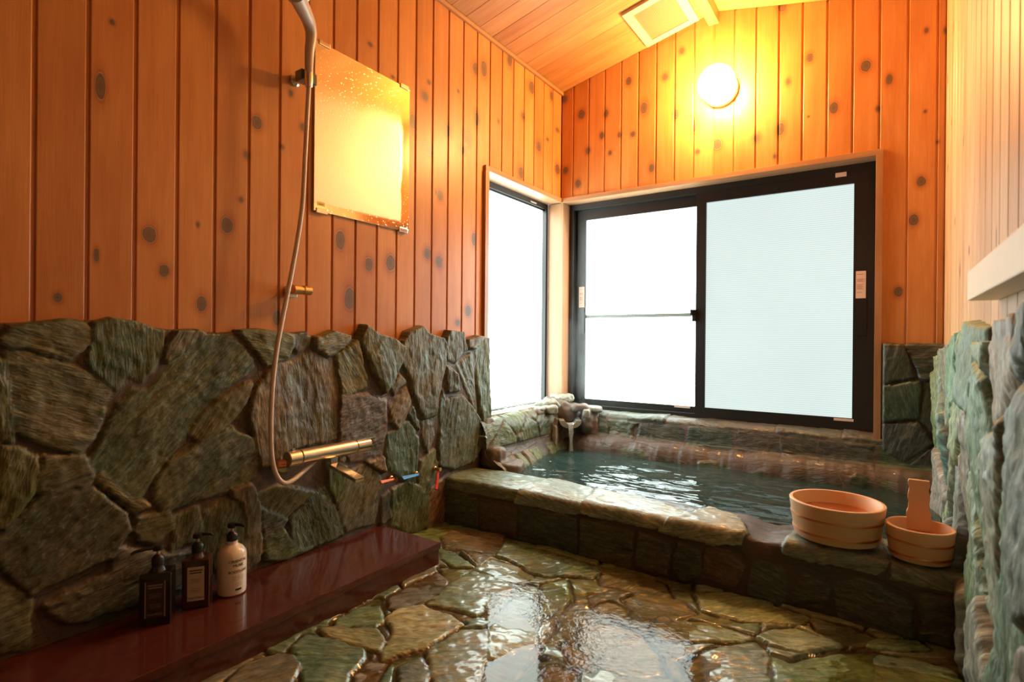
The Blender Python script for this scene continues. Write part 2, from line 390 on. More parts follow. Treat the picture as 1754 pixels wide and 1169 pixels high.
M['water'] = water_mat('pool_water', (.45, .62, .58), 15.0, .30, .02, stretch=(.55, 1.5, 1), detail=2.0, ior=1.42, body=(.10, (.20, .38, .35)))
M['wood_dark'] = wood_mat('dark_stained_wood', (.16, .07, .03), (.12, .05, .02))  # dark finish added to soak up lamp bounce behind the camera
M['film'] = water_mat('floor_water', (.9, .88, .82), 55.0, .16, .01, patch=3.5)
M['stream'] = water_mat('falling_water', (.85, .9, .88), 60.0, .9, .01, body=(.22, (.8, .85, .85)))
M['frame'] = simple('black_aluminium', (.012, .011, .010), .38, .0, .2, 60)
M['black'] = simple('black_plastic', (.012, .012, .012), .3)
M['chrome'] = simple('chrome', (.75, .72, .66), .18, 1.0, .05, 20)
M['chrome_dull'] = simple('satin_metal', (.62, .58, .5), .32, 1.0, .08, 25)
M['copper'] = simple('copper_hoop', (.75, .32, .16), .28, 1.0, .1, 25)
M['brass'] = simple('brass', (.65, .42, .2), .3, 1.0, .1, 25)
M['hose'] = simple('beige_hose', (.62, .52, .42), .35, 0, .06, 60)
M['shower'] = simple('shower_plastic', (.55, .47, .38), .3, 0, .06, 30)
M['mirror_edge'] = simple('mirror_edge', (.7, .68, .6), .3, .6)
M['shelf'] = simple('red_granite', (.088, .021, .014), .2, 0, .45, 90, coat=.5)
M['vinyl'] = simple('cream_plastic', (.50, .42, .27), .4, 0, .03)
M['mesh_dark'] = simple('vent_mesh', (.30, .22, .12), .5)
M['hinoki'] = simple('cypress', (.76, .45, .23), .45, 0, .08, 14)
M['white_bottle'] = simple('white_bottle', (.82, .74, .64), .25, 0, .02, coat=.3)
M['ink'] = simple('black_ink', (.015, .012, .01), .6)
M['amber'] = simple('amber_bottle', (.055, .014, .006), .12, 0, .1, 20, coat=.6)
M['dark_bottle'] = simple('dark_bottle', (.012, .008, .007), .14, 0, .1, 20, coat=.5)
M['label'] = simple('cream_label', (.60, .50, .40), .6)
M['label_dark'] = simple('dark_label', (.035, .025, .022), .6)
M['label_grey'] = simple('grey_print', (.30, .27, .24), .6)
M['sticker'] = simple('window_sticker', (.75, .55, .45), .6)
M['orange'] = simple('orange_plastic', (.75, .14, .03), .35)
M['blue'] = simple('blue_plastic', (.02, .20, .50), .35)
M['red'] = simple('red_plastic', (.70, .02, .03), .35)
M['mortar'] = simple('brown_mortar', (.13, .095, .072), .55, 0, .3, 30, bump=.5)
M['rock'] = simple('grey_rock', (.24, .24, .19), .5, 0, .5, 22, bump=.8)
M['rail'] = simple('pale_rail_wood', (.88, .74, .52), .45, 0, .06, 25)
M['plaster'] = simple('dark_wood_backing', (.42, .22, .1), .6, 0, .1, 10)
m, nt, p = nmat('lamp_glass'); p.inputs['Emission Color'].default_value = LAMP_COL+(1,); p.inputs['Emission Strength'].default_value = LAMP_STR
p.inputs['Base Color'].default_value = (.9, .85, .75, 1); M['lamp'] = m
M['pane_side'] = pane_mat('bright_screen_side', DAY_SIDE, blot=.5)
M['pane_left'] = pane_mat('bright_screen_left', DAY_BACK_L, blot=.5)
M['pane_right'] = pane_mat('screen_right', DAY_BACK_R, blot=.12, depth=.16)
# fogged mirror
m, nt, p = nmat('fogged_mirror'); p.inputs['Metallic'].default_value = 1
tc = N_(nt, 'ShaderNodeTexCoord'); sx = N_(nt, 'ShaderNodeSeparateXYZ'); lk(nt, tc.outputs['Object'], sx.inputs[0])
nz = N_(nt, 'ShaderNodeTexNoise', _Scale=9.0, _Detail=3.0); lk(nt, tc.outputs['Object'], nz.inputs['Vector'])
wob = math_(nt, 'MULTIPLY', math_(nt, 'SUBTRACT', nz.outputs['Fac'], .5), .03)
fy = N_(nt, 'ShaderNodeMapRange', interpolation_type='SMOOTHSTEP'); lk(nt, math_(nt, 'ADD', sx.outputs[1], wob), fy.inputs[0]); fy.inputs[1].default_value = .395; fy.inputs[2].default_value = .375
fz = N_(nt, 'ShaderNodeMapRange', interpolation_type='SMOOTHSTEP'); lk(nt, math_(nt, 'ADD', sx.outputs[2], math_(nt, 'MULTIPLY', sx.outputs[1], -.02)), fz.inputs[0]); fz.inputs[1].default_value = .018; fz.inputs[2].default_value = .035
ft = N_(nt, 'ShaderNodeMapRange', interpolation_type='SMOOTHSTEP'); lk(nt, math_(nt, 'ADD', sx.outputs[2], math_(nt, 'MULTIPLY', wob, 2.0)), ft.inputs[0]); ft.inputs[1].default_value = .50; ft.inputs[2].default_value = .32
fog = math_(nt, 'MULTIPLY', math_(nt, 'MULTIPLY', fy.outputs[0], fz.outputs[0]), ft.outputs[0])
vo = N_(nt, 'ShaderNodeTexVoronoi', _Scale=90.0); lk(nt, tc.outputs['Object'], vo.inputs['Vector'])
dr = ramp(nt, [(.12, (1, 1, 1)), (.2, (0, 0, 0))]); lk(nt, vo.outputs['Distance'], dr.inputs[0])
lk(nt, math_(nt, 'ADD', math_(nt, 'MULTIPLY', fog, .34), .10), p.inputs['Roughness'])
lk(nt, mixc(nt, fog, (.80, .76, .62), (.66, .58, .50)), p.inputs['Base Color'])
bb = N_(nt, 'ShaderNodeBump', _Strength=.25, _Distance=.002); lk(nt, dr.outputs['Color'], bb.inputs['Height']); lk(nt, bb.outputs['Normal'], p.inputs['Normal'])
M['mirror'] = m

# ------------------------------------------------------------------ wood panelling
PITCH_B = 0.0977
def panel(name, seams, zfun, P, Nrm, knots, mat, parent=None, groove=.009, gd=.005, dz=.05):
    """vertical boards between the seam positions. zfun(s0,s1) -> list of (z0,z1 at left, z0,z1 at right) intervals"""
    verts = []; faces = []; wc = []; kn = []
    kn_arr = np.array([(k[0], k[1], k[2], k[3]) for k in knots]) if knots else None
    Nv = np.array(Nrm)
    for bi in range(len(seams)-1):
        s0, s1 = seams[bi], seams[bi+1]; g = groove/2
        rnd = (bi*7.31) % 10
        prof = [(s0, -gd), (s0+g-.001, -gd), (s0+g, -.001), (s0+g+.0015, 0)] + [(s0+g+.0015+(s1-s0-2*g-.003)*q/4, 0) for q in range(1, 4)] + [(s1-g-.0015, 0), (s1-g, -.001), (s1-g+.001, -gd), (s1, -gd)]
        for (za0, za1, zb0, zb1) in zfun(s0, s1):
            n = max(1, int(round(max(za1-za0, zb1-zb0)/dz)))
            for q in range(len(prof)-1):
                (p0, d0), (p1, d1) = prof[q], prof[q+1]
                def zz(s, f):
                    t = (s-s0)/(s1-s0); return (za0*(1-t)+zb0*t)*(1-f)+(za1*(1-t)+zb1*t)*f
                for j in range(n):
                    f0, f1 = j/n, (j+1)/n
                    cs = [(p0, zz(p0, f0), d0), (p1, zz(p1, f0), d1), (p1, zz(p1, f1), d1), (p0, zz(p0, f1), d0)]
                    b = len(verts)
                    for (s, z, d) in cs: verts.append(tuple(P(s, z)+Nv*d))
                    faces.append((b, b+1, b+2, b+3))
                    mx = sum(c[0] for c in cs)/4; mz = sum(c[1] for c in cs)/4
                    K = (9., 9.)
                    if kn_arr is not None and len(kn_arr):
                        inb = (kn_arr[:, 0] > s0-.012) & (kn_arr[:, 0] < s1+.012)
                        if inb.any():
                            ka = kn_arr[inb]; dd = np.hypot((ka[:, 0]-mx)/ka[:, 2], (ka[:, 1]-mz)/ka[:, 3]); i = dd.argmin()
                            if dd[i] < 6: K = ka[i]
                    for (s, z, d) in cs:
                        wc.append((s+rnd*3, z+rnd*1.7, rnd*1.9))
                        kn.append(((s-K[0])/K[2], (z-K[1])/K[3], 0) if len(K) == 4 else (9, 9, 0))
    me = bpy.data.meshes.new(name); me.from_pydata(verts, [], faces)
    for an, dat in (('wc', wc), ('kn', kn)):
        a = me.attributes.new(an, 'FLOAT_VECTOR', 'CORNER'); a.data.foreach_set('vector', np.array(dat, np.float32).ravel())
    return link(name, me, mat, parent)
def rand_knots(s0, s1, z0, z1, n, seed):
    r = random.Random(seed); return [(r.uniform(s0, s1), r.uniform(z0, z1), r.uniform(.006, .014), r.uniform(.010, .024)) for _ in range(n)]
def add_wc(o, axis=2, across=0):
    """grain attributes for plain wooden pieces: grain runs along axis"""
    me = o.data; n = len(me.loops); a = me.attributes.new('wc', 'FLOAT_VECTOR', 'CORNER')
    vi = np.zeros(n, np.int32); me.loops.foreach_get('vertex_index', vi)
    co = np.zeros(len(me.vertices)*3, np.float32); me.vertices.foreach_get('co', co); co = co.reshape(-1, 3)[vi]
    other = [i for i in range(3) if i != axis]
    d = np.stack([co[:, other[0]]+co[:, other[1]], co[:, axis], np.full(n, len(o.name)*.31+RND.random()*5)], -1)
    a.data.foreach_set('vector', d.astype(np.float32).ravel()); return o
def woodbox(name, x0, x1, y0, y1, z0, z1, mat, parent, axis=2, bev=.0015):
    bm = bmesh.new(); box(bm, x0, x1, y0, y1, z0, z1, bev); return add_wc(from_bm(name, bm, mat, parent), axis)

RX = 1.728; YB = 2.75; YF = -.40
RIDX, RIDZ, EAVE = .84, 2.365, 2.177
SL = (RIDZ-EAVE)/RIDX
def ceil_z(x): return EAVE+SL*x if x < RIDX else RIDZ-SL*(x-RIDX)

def root(name, kind='structure'):
    return empty(name, (0, 0, 0), kind=kind)
wl = root('wall_left'); wb = root('wall_back'); wr = root('wall_right'); wf = root('wall_front'); ceil = root('ceiling'); flr = root('floor')

# left wall knots traced from the photograph: (u, v, half width, half height) in pixels
KL = [(172,148,9,24),(192,38,5,5),(256,402,12,14),(281,464,9,11),(99,510,8,9),(165,437,5,12),(389,386,10,14),(345,521,9,14),(339,385,3,5),(413,342,4,5),
      (440,210,9,12),(422,265,5,7),(583,412,8,17),(599,512,9,20),(632,453,7,12),(669,451,8,14),(732,435,6,10),(754,335,5,9),(752,449,6,11),(783,568-38,0,0),
      (784,553,4,6),(802,533,5,10),(634,76,4,4),(673,132,3,3),(735,141,3,4),(728,165,6,8),(707,208,6,13),(734,256,7,10),(768,224,5,10),(785,156,2,3),(801,238,5,11),(793,257,5,6),
      (815,118,5,11),(829,118,5,14),(817,204,4,12),(854,208,2,4),(873,103,4,11),(911,150,5,11),(896,199,3,6),(923,251,4,9),(945,165,3,8),(938,239,2,3),(955,223,3,4),
      (766,232,2,2),(549,112,3,4),(893,296,5,10),(955,290,4,9),(484,252,3,4),(519,218,5,7),(498,160,4,6),(747,330,2,4),(475,545,7,14),(812,410,4,12)]
def kl():
    out = []
    for u, v, w, h in KL:
        if w == 0: continue
        c = atX(u, v, 0.0); e = atX(u+w, v, 0.0); t = atX(u, v-h, 0.0)
        out.append((c[1], c[2], max(.003, abs(e[1]-c[1])), max(.004, abs(t[2]-c[2]))))
    return out
YS = [2.75-PITCH_B*i for i in range(0, 39)][::-1]
WTZ, WBZ = 1.565, .41          # side window opening
def zf_left(s0, s1):
    z0 = .35
    if s0 > 2.04-PITCH_B*.5: return [(WTZ, EAVE+.0, WTZ, EAVE+.0)]
    return [(z0, EAVE, z0, EAVE)]
panel('wood_panelling', YS, zf_left, lambda s, z: np.array([0., s, z]), (1, 0, 0), kl()+rand_knots(-.9, .3, .8, 2.1, 14, 3), M['wood'], wl)
KB = [(967,170,5,7),(996,196,6,8),(1038,195,4,7),(1077,139,5,7),(1103,185,6,10),(1139,132,5,6),(1031,232,4,6),(1061,231,3,5),(1084,230,4,5),(1158,196,5,9),(1190,215,6,11),(1229,247,7,9),
      (1195,260,4,4),(1296,236,6,7),(1337,221,7,11),(1265,155,5,8),(1239,112,4,4),(1387,99,6,8),(1428,185,8,10),(1483,113,9,10),(1523,136,6,9),(1504,186,4,5),(1587,52,4,5),(1585,191,3,3),(1606,243,3,3),
      (1578,311,8,9),(1565,377,9,10),(1539,500,8,9),(1116,288,5,7),(1033,315,0,0),(990,315,5,7),(969,292,4,6),(1007,258,4,6),(1168,87,4,5),(1350,140,4,6),(1619,52,3,6),(1327,268,3,4),(1385,200,2,2),(1340,10,8,10),(1045,262,3,4)]
def kb():
    out = []
    for u, v, w, h in KB:
        if w == 0: continue
        c = atY(u, v, YB); e = atY(u+w, v, YB); t = atY(u, v-h, YB)
        out.append((c[0], c[2], max(.003, abs(e[0]-c[0])), max(.004, abs(t[2]-c[2]))))
    return out
XS = [0.0]+[.076+.0955*i for i in range(0, 18)]+[RX]
def zf_back(s0, s1):
    t = lambda s: ceil_z(s)
    if s1 < 1.52+.0: return [(1.56, t(s0), 1.56, t(s1))]
    return [(.35, t(s0), .35, t(s1))]
XS = sorted(set([round(x, 4) for x in XS]))
panel('wood_panelling', XS, zf_back, lambda s, z: np.array([s, YB, z]), (0, -1, 0), kb(), M['wood'], wb, gd=.005)
for o in list(COL.objects):
    if o.parent == wb and o.type == 'MESH':
        o.data.flip_normals() if hasattr(o.data, 'flip_normals') else None
YR = [2.75-PITCH_B*i for i in range(0, 39)][::-1]
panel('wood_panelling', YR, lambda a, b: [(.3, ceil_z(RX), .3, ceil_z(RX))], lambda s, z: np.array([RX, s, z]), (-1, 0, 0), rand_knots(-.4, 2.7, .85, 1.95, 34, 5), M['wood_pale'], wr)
panel('wood_panelling', [RX*i/18 for i in range(19)], lambda a, b: [(0, ceil_z(a), 0, ceil_z(b))], lambda s, z: np.array([s, YF, z]), (0, 1, 0), rand_knots(0, RX, .3, 2, 22, 9), M['wood_dark'], wf)  # unseen front wall, set close and darkened to absorb lamp light
# solid backing behind the boards
def boxobj(name, x0, x1, y0, y1, z0, z1, mat, parent=None, bev=0):
    bm = bmesh.new(); box(bm, x0, x1, y0, y1, z0, z1, bev); return from_bm(name, bm, mat, parent)
boxobj('backing', -.12, -.012, YF-.1, 2.03, 0, 2.5, M['plaster'], wl)
boxobj('backing', -.12, -.012, 2.03, YB+.25, 1.575, 2.5, M['plaster'], wl)
boxobj('backing', -.12, -.012, 2.03, YB+.25, -.4, .355, M['plaster'], wl)
boxobj('backing', -.012, RX+.012, YB+.012, YB+.2, 1.59, 2.6, M['plaster'], wb)
boxobj('backing', 1.53, RX+.012, YB+.012, YB+.2, -.4, 1.59, M['plaster'], wb)
boxobj('backing', -.012, 1.53, YB+.12, YB+.2, -.4, .34, M['plaster'], wb)
boxobj('backing', RX+.012, RX+.1, YF-.1, YB+.2, -.4, 2.6, M['plaster'], wr)
boxobj('backing', -.1, RX+.1, YF-.1, YF-.012, -.1, 2.6, M['plaster'], wf)

# ceiling: boards run up the slope
def ceiling_side(name, x0, x1, flip):
    dl = math.hypot(1, SL); sgn = 1 if not flip else -1
    def P(s, z):   # s along y, z = distance across x
        x = x0+z if not flip else x1-z
        return np.array([x, s, ceil_z(x)])
    nrm = np.array([sgn*SL, 0, -1])/dl
    seams = [YB-.0977*i for i in range(0, 39)][::-1]
    return panel(name, seams, lambda a, b: [(0, x1-x0, 0, x1-x0)], P, tuple(nrm), None, M['ceil'], ceil, groove=.0022, gd=.0015, dz=.3)
ceiling_side('sloping_boards', 0, RIDX, False); ceiling_side('sloping_boards', RIDX, RX, True)
bm = bmesh.new()
for (xa, xb) in ((-.1, RIDX), (RIDX, RX+.1)):
    za = EAVE+SL*xa if xb <= RIDX+.001 else RIDZ; zb = RIDZ if xb <= RIDX+.001 else RIDZ-SL*(xb-RIDX)
    vs = [bm.verts.new(q) for q in ((xa, YF-.1, za+.012), (xb, YF-.1, zb+.012), (xb, YB+.2, zb+.012), (xa, YB+.2, za+.012), (xa, YF-.1, za+.1), (xb, YF-.1, zb+.1), (xb, YB+.2, zb+.1), (xa, YB+.2, za+.1))]
    for f in ((0, 1, 2, 3), (7, 6, 5, 4), (0, 4, 5, 1), (1, 5, 6, 2), (2, 6, 7, 3), (3, 7, 4, 0)): bm.faces.new([vs[i] for i in f])
from_bm('backing', bm, M['plaster'], ceil)
# ridge beam and its flat cover boards
rb = woodbox('ridge_beam', RIDX-.026, RIDX+.022, YF, YB-.001, RIDZ-.062, RIDZ-.006, M['ceil'], None, axis=1)
tag(rb, 'slim square wooden ridge beam under the peak of the ceiling', 'beam', kind=None)
# cornice strip left wall / ceiling
tr = tag(woodbox('trim_1', .0, .012, YF, YB, EAVE-.018, EAVE+.0, M['trim'], None, axis=1), kind='structure')

# ------------------------------------------------------------------ windows
TW = .022
def trims():
    t = root('trim_2')
    # back window: head, right jamb, left jamb ; side window: head, left jamb, right jamb, sill
    woodbox('head_casing', 0.0, 1.525, YB-.014, YB+.075, 1.548, 1.572, M['trim'], t, axis=0)
    woodbox('side_casing', 1.499, 1.524, YB-.014, YB+.075, .335, 1.548, M['trim'], t)
    woodbox('corner_casing', -.0785, .018, YB-.006, YB+.075, .372, 1.548, M['trim'], t)
    woodbox('head_casing', -.08, .014, 2.022, YB-.016, 1.548, 1.572, M['trim'], t, axis=1)
    woodbox('side_casing', -.08, .016, 2.018, 2.046, .39, 1.548, M['trim'], t)
    woodbox('sill', -.085, .004, 2.046, YB-.006, .392, .412, M['trim'], t, axis=1)
trims()
def frame_rect(bm, ax, c0, c1, z0, z1, d0, d1, w, wb_=None, wt=None, wl_=None, wr_=None):
    """rectangular frame; ax='x' spans x (depth in y), ax='y' spans y (depth in x)"""
    wb_ = wb_ or w; wt = wt or w; wl_ = wl_ or w; wr_ = wr_ or w
    def bx(a0, a1, q0, q1):
        if ax == 'x': box(bm, a0, a1, d0, d1, q0, q1, .0012)
        else: box(bm, d0, d1, a0, a1, q0, q1, .0012)
    bx(c0, c1, z0, z0+wb_); bx(c0, c1, z1-wt, z1)
    bx(c0, c0+wl_, z0+wb_, z1-wt); bx(c1-wr_, c1, z0+wb_, z1-wt)
YW = YB+.072
win = root('window_1')
X0, X1, Z0, Z1 = .018, 1.499, .372, 1.548
bm = bmesh.new(); frame_rect(bm, 'x', X0, X1, Z0, Z1, YW, YW+.07, .028, wb_=.03, wt=.032); from_bm('window_frame', bm, M['frame'], win)
xm = atY(1193.5, 500, YW+.02)[0]; xm2 = atY(1210, 500, YW+.02)[0]
# left sash sits behind, right sash in front
pl0 = atY(1004.5, 500, YW+.045)[0]; pzT = atY(1100, 366.5, YW+.045)[2]; pzB = atY(1100, 690, YW+.045)[2]
bm = bmesh.new(); frame_rect(bm, 'x', X0+.026, xm2+.01, Z0+.024, Z1-.03, YW+.034, YW+.062, .03, wl_=pl0-X0-.026, wr_=xm2+.01-xm-.004, wb_=pzB-Z0-.024, wt=Z1-.03-pzT)
s1 = from_bm('left_sash', bm, M['frame'], win)
bm = bmesh.new(); box(bm, pl0-.003, xm+.006, YW+.046, YW+.052, pzB-.003, pzT+.003); from_bm('pane', bm, M['pane_left'], s1)
qr0 = xm2; qr1 = atY(1461.5, 500, YW+.01)[0]; qzT = atY(1337, 331, YW+.01)[2]; qzB = atY(1337, 708, YW+.01)[2]
bm = bmesh.new(); frame_rect(bm, 'x', xm, X1-.026, Z0+.026, Z1-.03, YW+.002, YW+.030, .03, wl_=qr0-xm, wr_=X1-.026-qr1, wb_=qzB-Z0-.026, wt=Z1-.03-qzT)
s2 = from_bm('right_sash', bm, M['frame'], win)
bm = bmesh.new(); box(bm, qr0-.003, qr1+.003, YW+.014, YW+.020, qzB-.003, qzT+.003); from_bm('pane', bm, M['pane_right'], s2)
zb_ = atY(1100, 541, YW+.04)[2]
bm = bmesh.new(); box(bm, pl0, xm, YW+.0525, YW+.056, zb_-.008, zb_+.008); from_bm('rail_behind_pane', bm, M['chrome_dull'], s1)
bm = bmesh.new(); box(bm, pl0, xm, YW+.0425, YW+.0458, zb_-.009, zb_+.009); from_bm('crossbar', bm, simple('screen_bar', (.24, .29, .27), .7, spec=.1), s1)
bm = bmesh.new(); c = atY(1190, 541, YW)
box(bm, c[0]-.010, c[0]+.008, YW-.012, YW+.004, c[2]-.03, c[2]+.03, .003); box(bm, c[0]-.016, c[0]-.004, YW-.026, YW-.01, c[2]+.0, c[2]+.03, .003)
from_bm('latch', bm, M['black'], s2)
def sticker(u0, v0, u1, v1, y, parent, lines=True, name='sticker'):
    a = atY(u0, v0, y); b = atY(u1, v1, y)
    bm = bmesh.new(); box(bm, a[0], b[0], y-.001, y, b[2], a[2])
    if lines:
        h = a[2]-b[2]; w = b[0]-a[0]
        for f in (.12, .3, .34, .38, .5, .54, .58, .62, .66, .78): box(bm, a[0]+w*.12, b[0]-w*(.12+.3*((f*37) % 1)), y-.0014, y-.001, a[2]-h*f-.0008, a[2]-h*f+.0008, mi=1)
    from_bm(name, bm, [M['sticker'], simple('sticker_print', (.35, .13, .08), .6)], parent)
sticker(1466, 465, 1483, 511, YW+.0018, s2); sticker(992, 492, 1001, 527, YW+.0338, s1)
sticker(1428, 716, 1462, 723, YW+.0018, s2, False, 'bottom_guide'); sticker(1155, 694, 1182, 700, YW+.0338, s1, False, 'bottom_guide')
sticker(1431, 297, 1450, 302, YW-.0002, win, False, 'maker_plate')
bm = bmesh.new(); a = atY(1466, 512, YW); b = atY(1484, 575, YW); box(bm, a[0], b[0], YW-.002, YW+.002, b[2], a[2], .001); from_bm('finger_pull', bm, M['black'], s2)
bm = bmesh.new(); a = atY(991, 528, YW+.034); b = atY(1001, 572, YW+.034); box(bm, a[0], b[0], YW+.03, YW+.034, b[2], a[2], .001); from_bm('finger_pull', bm, M['black'], s1)

win2 = root('window_2')
XW = -.08
ztop = 1.548; zbot = .412
yr = 2.742; 
bm = bmesh.new(); frame_rect(bm, 'y', 2.046, yr, zbot, ztop, XW-.06, XW, .02, wt=.03, wb_=.006); from_bm('window_frame', bm, M['frame'], win2)
pr = atX(929.5, 500, XW-.02)[1]; pt = atX(880, 343, XW-.02)[2]
bm = bmesh.new(); frame_rect(bm, 'y', 2.05, yr-.01, zbot+.004, ztop-.02, XW-.04, XW-.012, .02, wr_=yr-.01-pr, wt=ztop-.02-pt, wb_=.004); s3 = from_bm('sash', bm, M['frame'], win2)
bm = bmesh.new(); box(bm, XW-.030, XW-.025, 2.05, pr+.003, zbot+.004, pt+.003); from_bm('pane', bm, M['pane_side'], s3)
bm = bmesh.new(); a = atX(914, 347, XW+.001); box(bm, XW, XW+.0015, a[1]-.03, a[1]+.03, a[2]-.004, a[2]+.004); from_bm('maker_plate', bm, M['sticker'], win2)

# ------------------------------------------------------------------ stone wall, left (traced flagstones)
def cr(ox, oy, s, pts): return [(ox+x/s, oy+y/s) for x, y in pts]
LA = [cr(0,520,3.898,p) for p in (
 [(20,230),(90,160),(240,130),(450,105),(540,110),(600,170),(615,250),(560,300),(470,365),(330,335),(200,280),(60,270)],
 [(640,130),(760,95),(930,120),(1090,180),(1095,290),(1010,440),(950,500),(900,480),(850,460),(790,560),(640,440),(600,380),(640,250)],
 [(1110,330),(1140,260),(1200,180),(1340,175),(1385,195),(1240,310),(1130,370)],
 [(60,340),(200,345),(420,410),(600,480),(735,580),(710,660),(680,800),(600,930),(560,980),(420,970),(260,920),(110,850),(80,600)])]
LA += [[(359,571),(400,579),(436,615),(436,628),(421,643),(380,669),(344,705),(323,743),(295,776),(265,815),(245,850),(222,868),(195,835),(160,800),(158,788),(180,755),(205,695),(230,672),(258,674),(295,628)],
 [(420,662),(431,661),(421,690),(385,732),(350,755),(328,745),(347,715),(385,680)],
 [(400,737),(432,752),(446,795),(440,815),(391,841),(331,860),(281,877),(266,855),(268,830),(292,795),(335,768)],
 [(0,765),(30,768),(62,785),(66,828),(20,895),(0,905)],[(78,785),(145,785),(163,818),(150,832),(85,845),(72,838)],
 [(78,852),(160,840),(212,880),(222,908),(190,955),(60,1015),(20,985),(0,955),(0,925)],[(172,798),(255,868),(232,878),(168,822)],
 [(238,890),(288,878),(300,900),(270,930),(245,925),(234,908)],[(302,890),(340,872),(347,920),(300,940)],
 [(356,880),(420,843),(440,880),(445,960),(385,985),(355,960)],[(0,1000),(50,1035),(45,1110),(0,1120)],
 [(200,940),(290,955),(345,945),(350,990),(240,1035),(120,1068),(80,1040),(190,985)],
 [(10,620),(0,620),(0,755),(25,758),(18,700)]]
LA += [cr(400,520,3.898,p) for p in (
 [(40,180),(200,170),(400,200),(410,280),(370,360),(230,410),(150,310),(100,230)],
 [(420,200),(510,190),(515,270),(440,330),(415,290)],
 [(560,230),(680,180),(800,215),(740,290),(640,345),(555,300)],
 [(430,390),(530,330),(660,400),(715,520),(705,700),(700,900),(560,930),(380,970),(330,1020),(220,1090),(180,1090),(150,900),(110,750),(150,600),(270,430)],
 [(710,350),(830,255),(890,500),(895,555),(780,600),(740,590),(712,480)],
 [(850,225),(885,140),(960,200),(1060,230),(1130,290),(1110,400),(1040,550),(1010,590),(940,450)],
 [(1145,250),(1170,190),(1270,150),(1310,200),(1400,230),(1420,300),(1400,480),(1360,640),(1350,740),(1280,770),(1210,600),(1200,520),(1140,400)],
 [(1430,230),(1450,180),(1540,190),(1560,300),(1490,390),(1440,370)],
 [(1570,240),(1650,215),(1685,220),(1615,295),(1572,290)],
 [(1635,310),(1700,230),(1720,400),(1718,700),(1715,850),(1675,850),(1645,600)],
 [(1505,410),(1595,345),(1615,560),(1632,715),(1560,560)],
 [(1430,425),(1490,475),(1508,580),(1440,590)],
 [(1430,650),(1530,620),(1600,700),(1650,780),(1655,950),(1600,1050),(1470,1100),(1380,1080),(1375,960),(1400,800)],
 [(730,630),(900,615),(1025,660),(1028,850),(1000,1000),(900,1040),(800,1050),(725,980),(718,850)],
 [(1060,560),(1120,485),(1150,520),(1080,605)],
 [(1060,680),(1165,580),(1195,650),(1160,740),(1110,850),(1070,780)],
 [(1045,885),(1180,795),(1238,900),(1228,1040),(1215,1200),(1120,1165),(1045,1100),(1036,980)],
 [(1172,725),(1200,700),(1250,840),(1192,770)],
 [(1272,800),(1335,765),(1348,900),(1300,980),(1282,920)],
 [(1262,1055),(1350,990),(1360,1090),(1340,1170),(1290,1300),(1240,1210)],
 [(1390,700),(1410,580),(1425,690),(1395,790)])]
LA += [cr(400,740,4.33,p) for p in (
 [(790,400),(900,300),(990,250),(1080,310),(1120,400),(1100,480),(1050,680),(960,700),(850,740),(800,640),(775,520)],
 [(712,245),(780,270),(845,290),(795,430),(758,510),(712,400)],
 [(440,650),(600,480),(690,420),(750,560),(800,700),(820,760),(600,850),(500,880),(440,780)],
 [(170,480),(330,420),(480,440),(600,460),(400,630),(220,540)],
 [(220,580),(395,655),(365,720),(260,785),(210,700)],
 [(1190,440),(1290,380),(1440,420),(1450,560),(1440,700),(1380,750),(1280,740),(1190,690)],
 [(1112,500),(1160,465),(1168,640),(1112,680)],
 [(1485,430),(1600,330),(1700,310),(1640,560),(1560,760),(1440,740),(1465,560)],
 [(240,805),(370,735),(490,880),(600,850),(400,950),(240,950)],
 [(0,430),(130,405),(188,520),(198,700),(208,900),(90,1030),(0,1060)],
 [(1000,230),(1120,200),(1130,290),(1060,270)])]
SX = .035
def polyL(p): return [tuple(atX(u, v, SX)[1:3]) for u, v in p]
polys = [polyL(p) for p in LA]
S, T = grid(-.94, 2.062, -.01, .93, .0042)
sd, idx = sd_polys(S, T, polys); sd = sd+.0055
sdl = seeds(-.95, .30, .05, .78, 26, rs=4); sv, iv = voro(S, T, sdl, gap=.009)
m = (S < .30); far = (sd < -.012) & m
sd = np.where(m & (sd < 0), np.where(far, np.minimum(sv, -.012-sd), sd), sd); idx = np.where(far, iv+len(polys), idx)
prof = [(0,553),(60,548),(140,546),(190,546),(240,553),(280,560),(350,568),(440,567),(520,570),(590,576),(640,580),(700,580),(755,582),(800,580),(836,577)]
pp = np.array([atX(u, v, SX)[1:3] for u, v in prof]); topz = np.interp(S, pp[:, 0], pp[:, 1]) + .003*fbm(S*20, T*0+1, 31, 3)
mask = np.maximum(topz-T, np.where(idx < len(polys), sd, -1))
mask = np.minimum(mask, 2.058-S+.004)
P = np.stack([np.full(S.shape, .010), S, T], -1); Nn = np.zeros(P.shape); Nn[..., 0] = 1
rough_ang = [1.4, 1.5, .9, .35, .9, .9, .3, 1.2, .2, .5, .7]
ang = [-.25, 1.45, .9, -.3, .95, .8, .45, 1.3, .1, .7, -.7, .2, 1.4, 1.4, .2, .3, 1.5,
       -.1, 1.5, .3, 1.45, -1.0, -1.0, 1.5, 1.5, .5, 1.5, -1.1, 1.4, 1.5, .1, .8, 1.1, 1.5, -1.1, 1.5, 1.3, 1.5,
       1.1, 1.4, -1.1, .8, .4, 1.55, 1.5, .7, .4, 1.4, .4]+[.3, 1.2, .8]*20
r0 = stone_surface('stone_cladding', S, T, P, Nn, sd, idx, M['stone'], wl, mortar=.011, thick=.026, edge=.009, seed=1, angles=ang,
              mask=mask, sink=.035, tilt=.05, lift={22: .5, 23: .5, 24: .3})

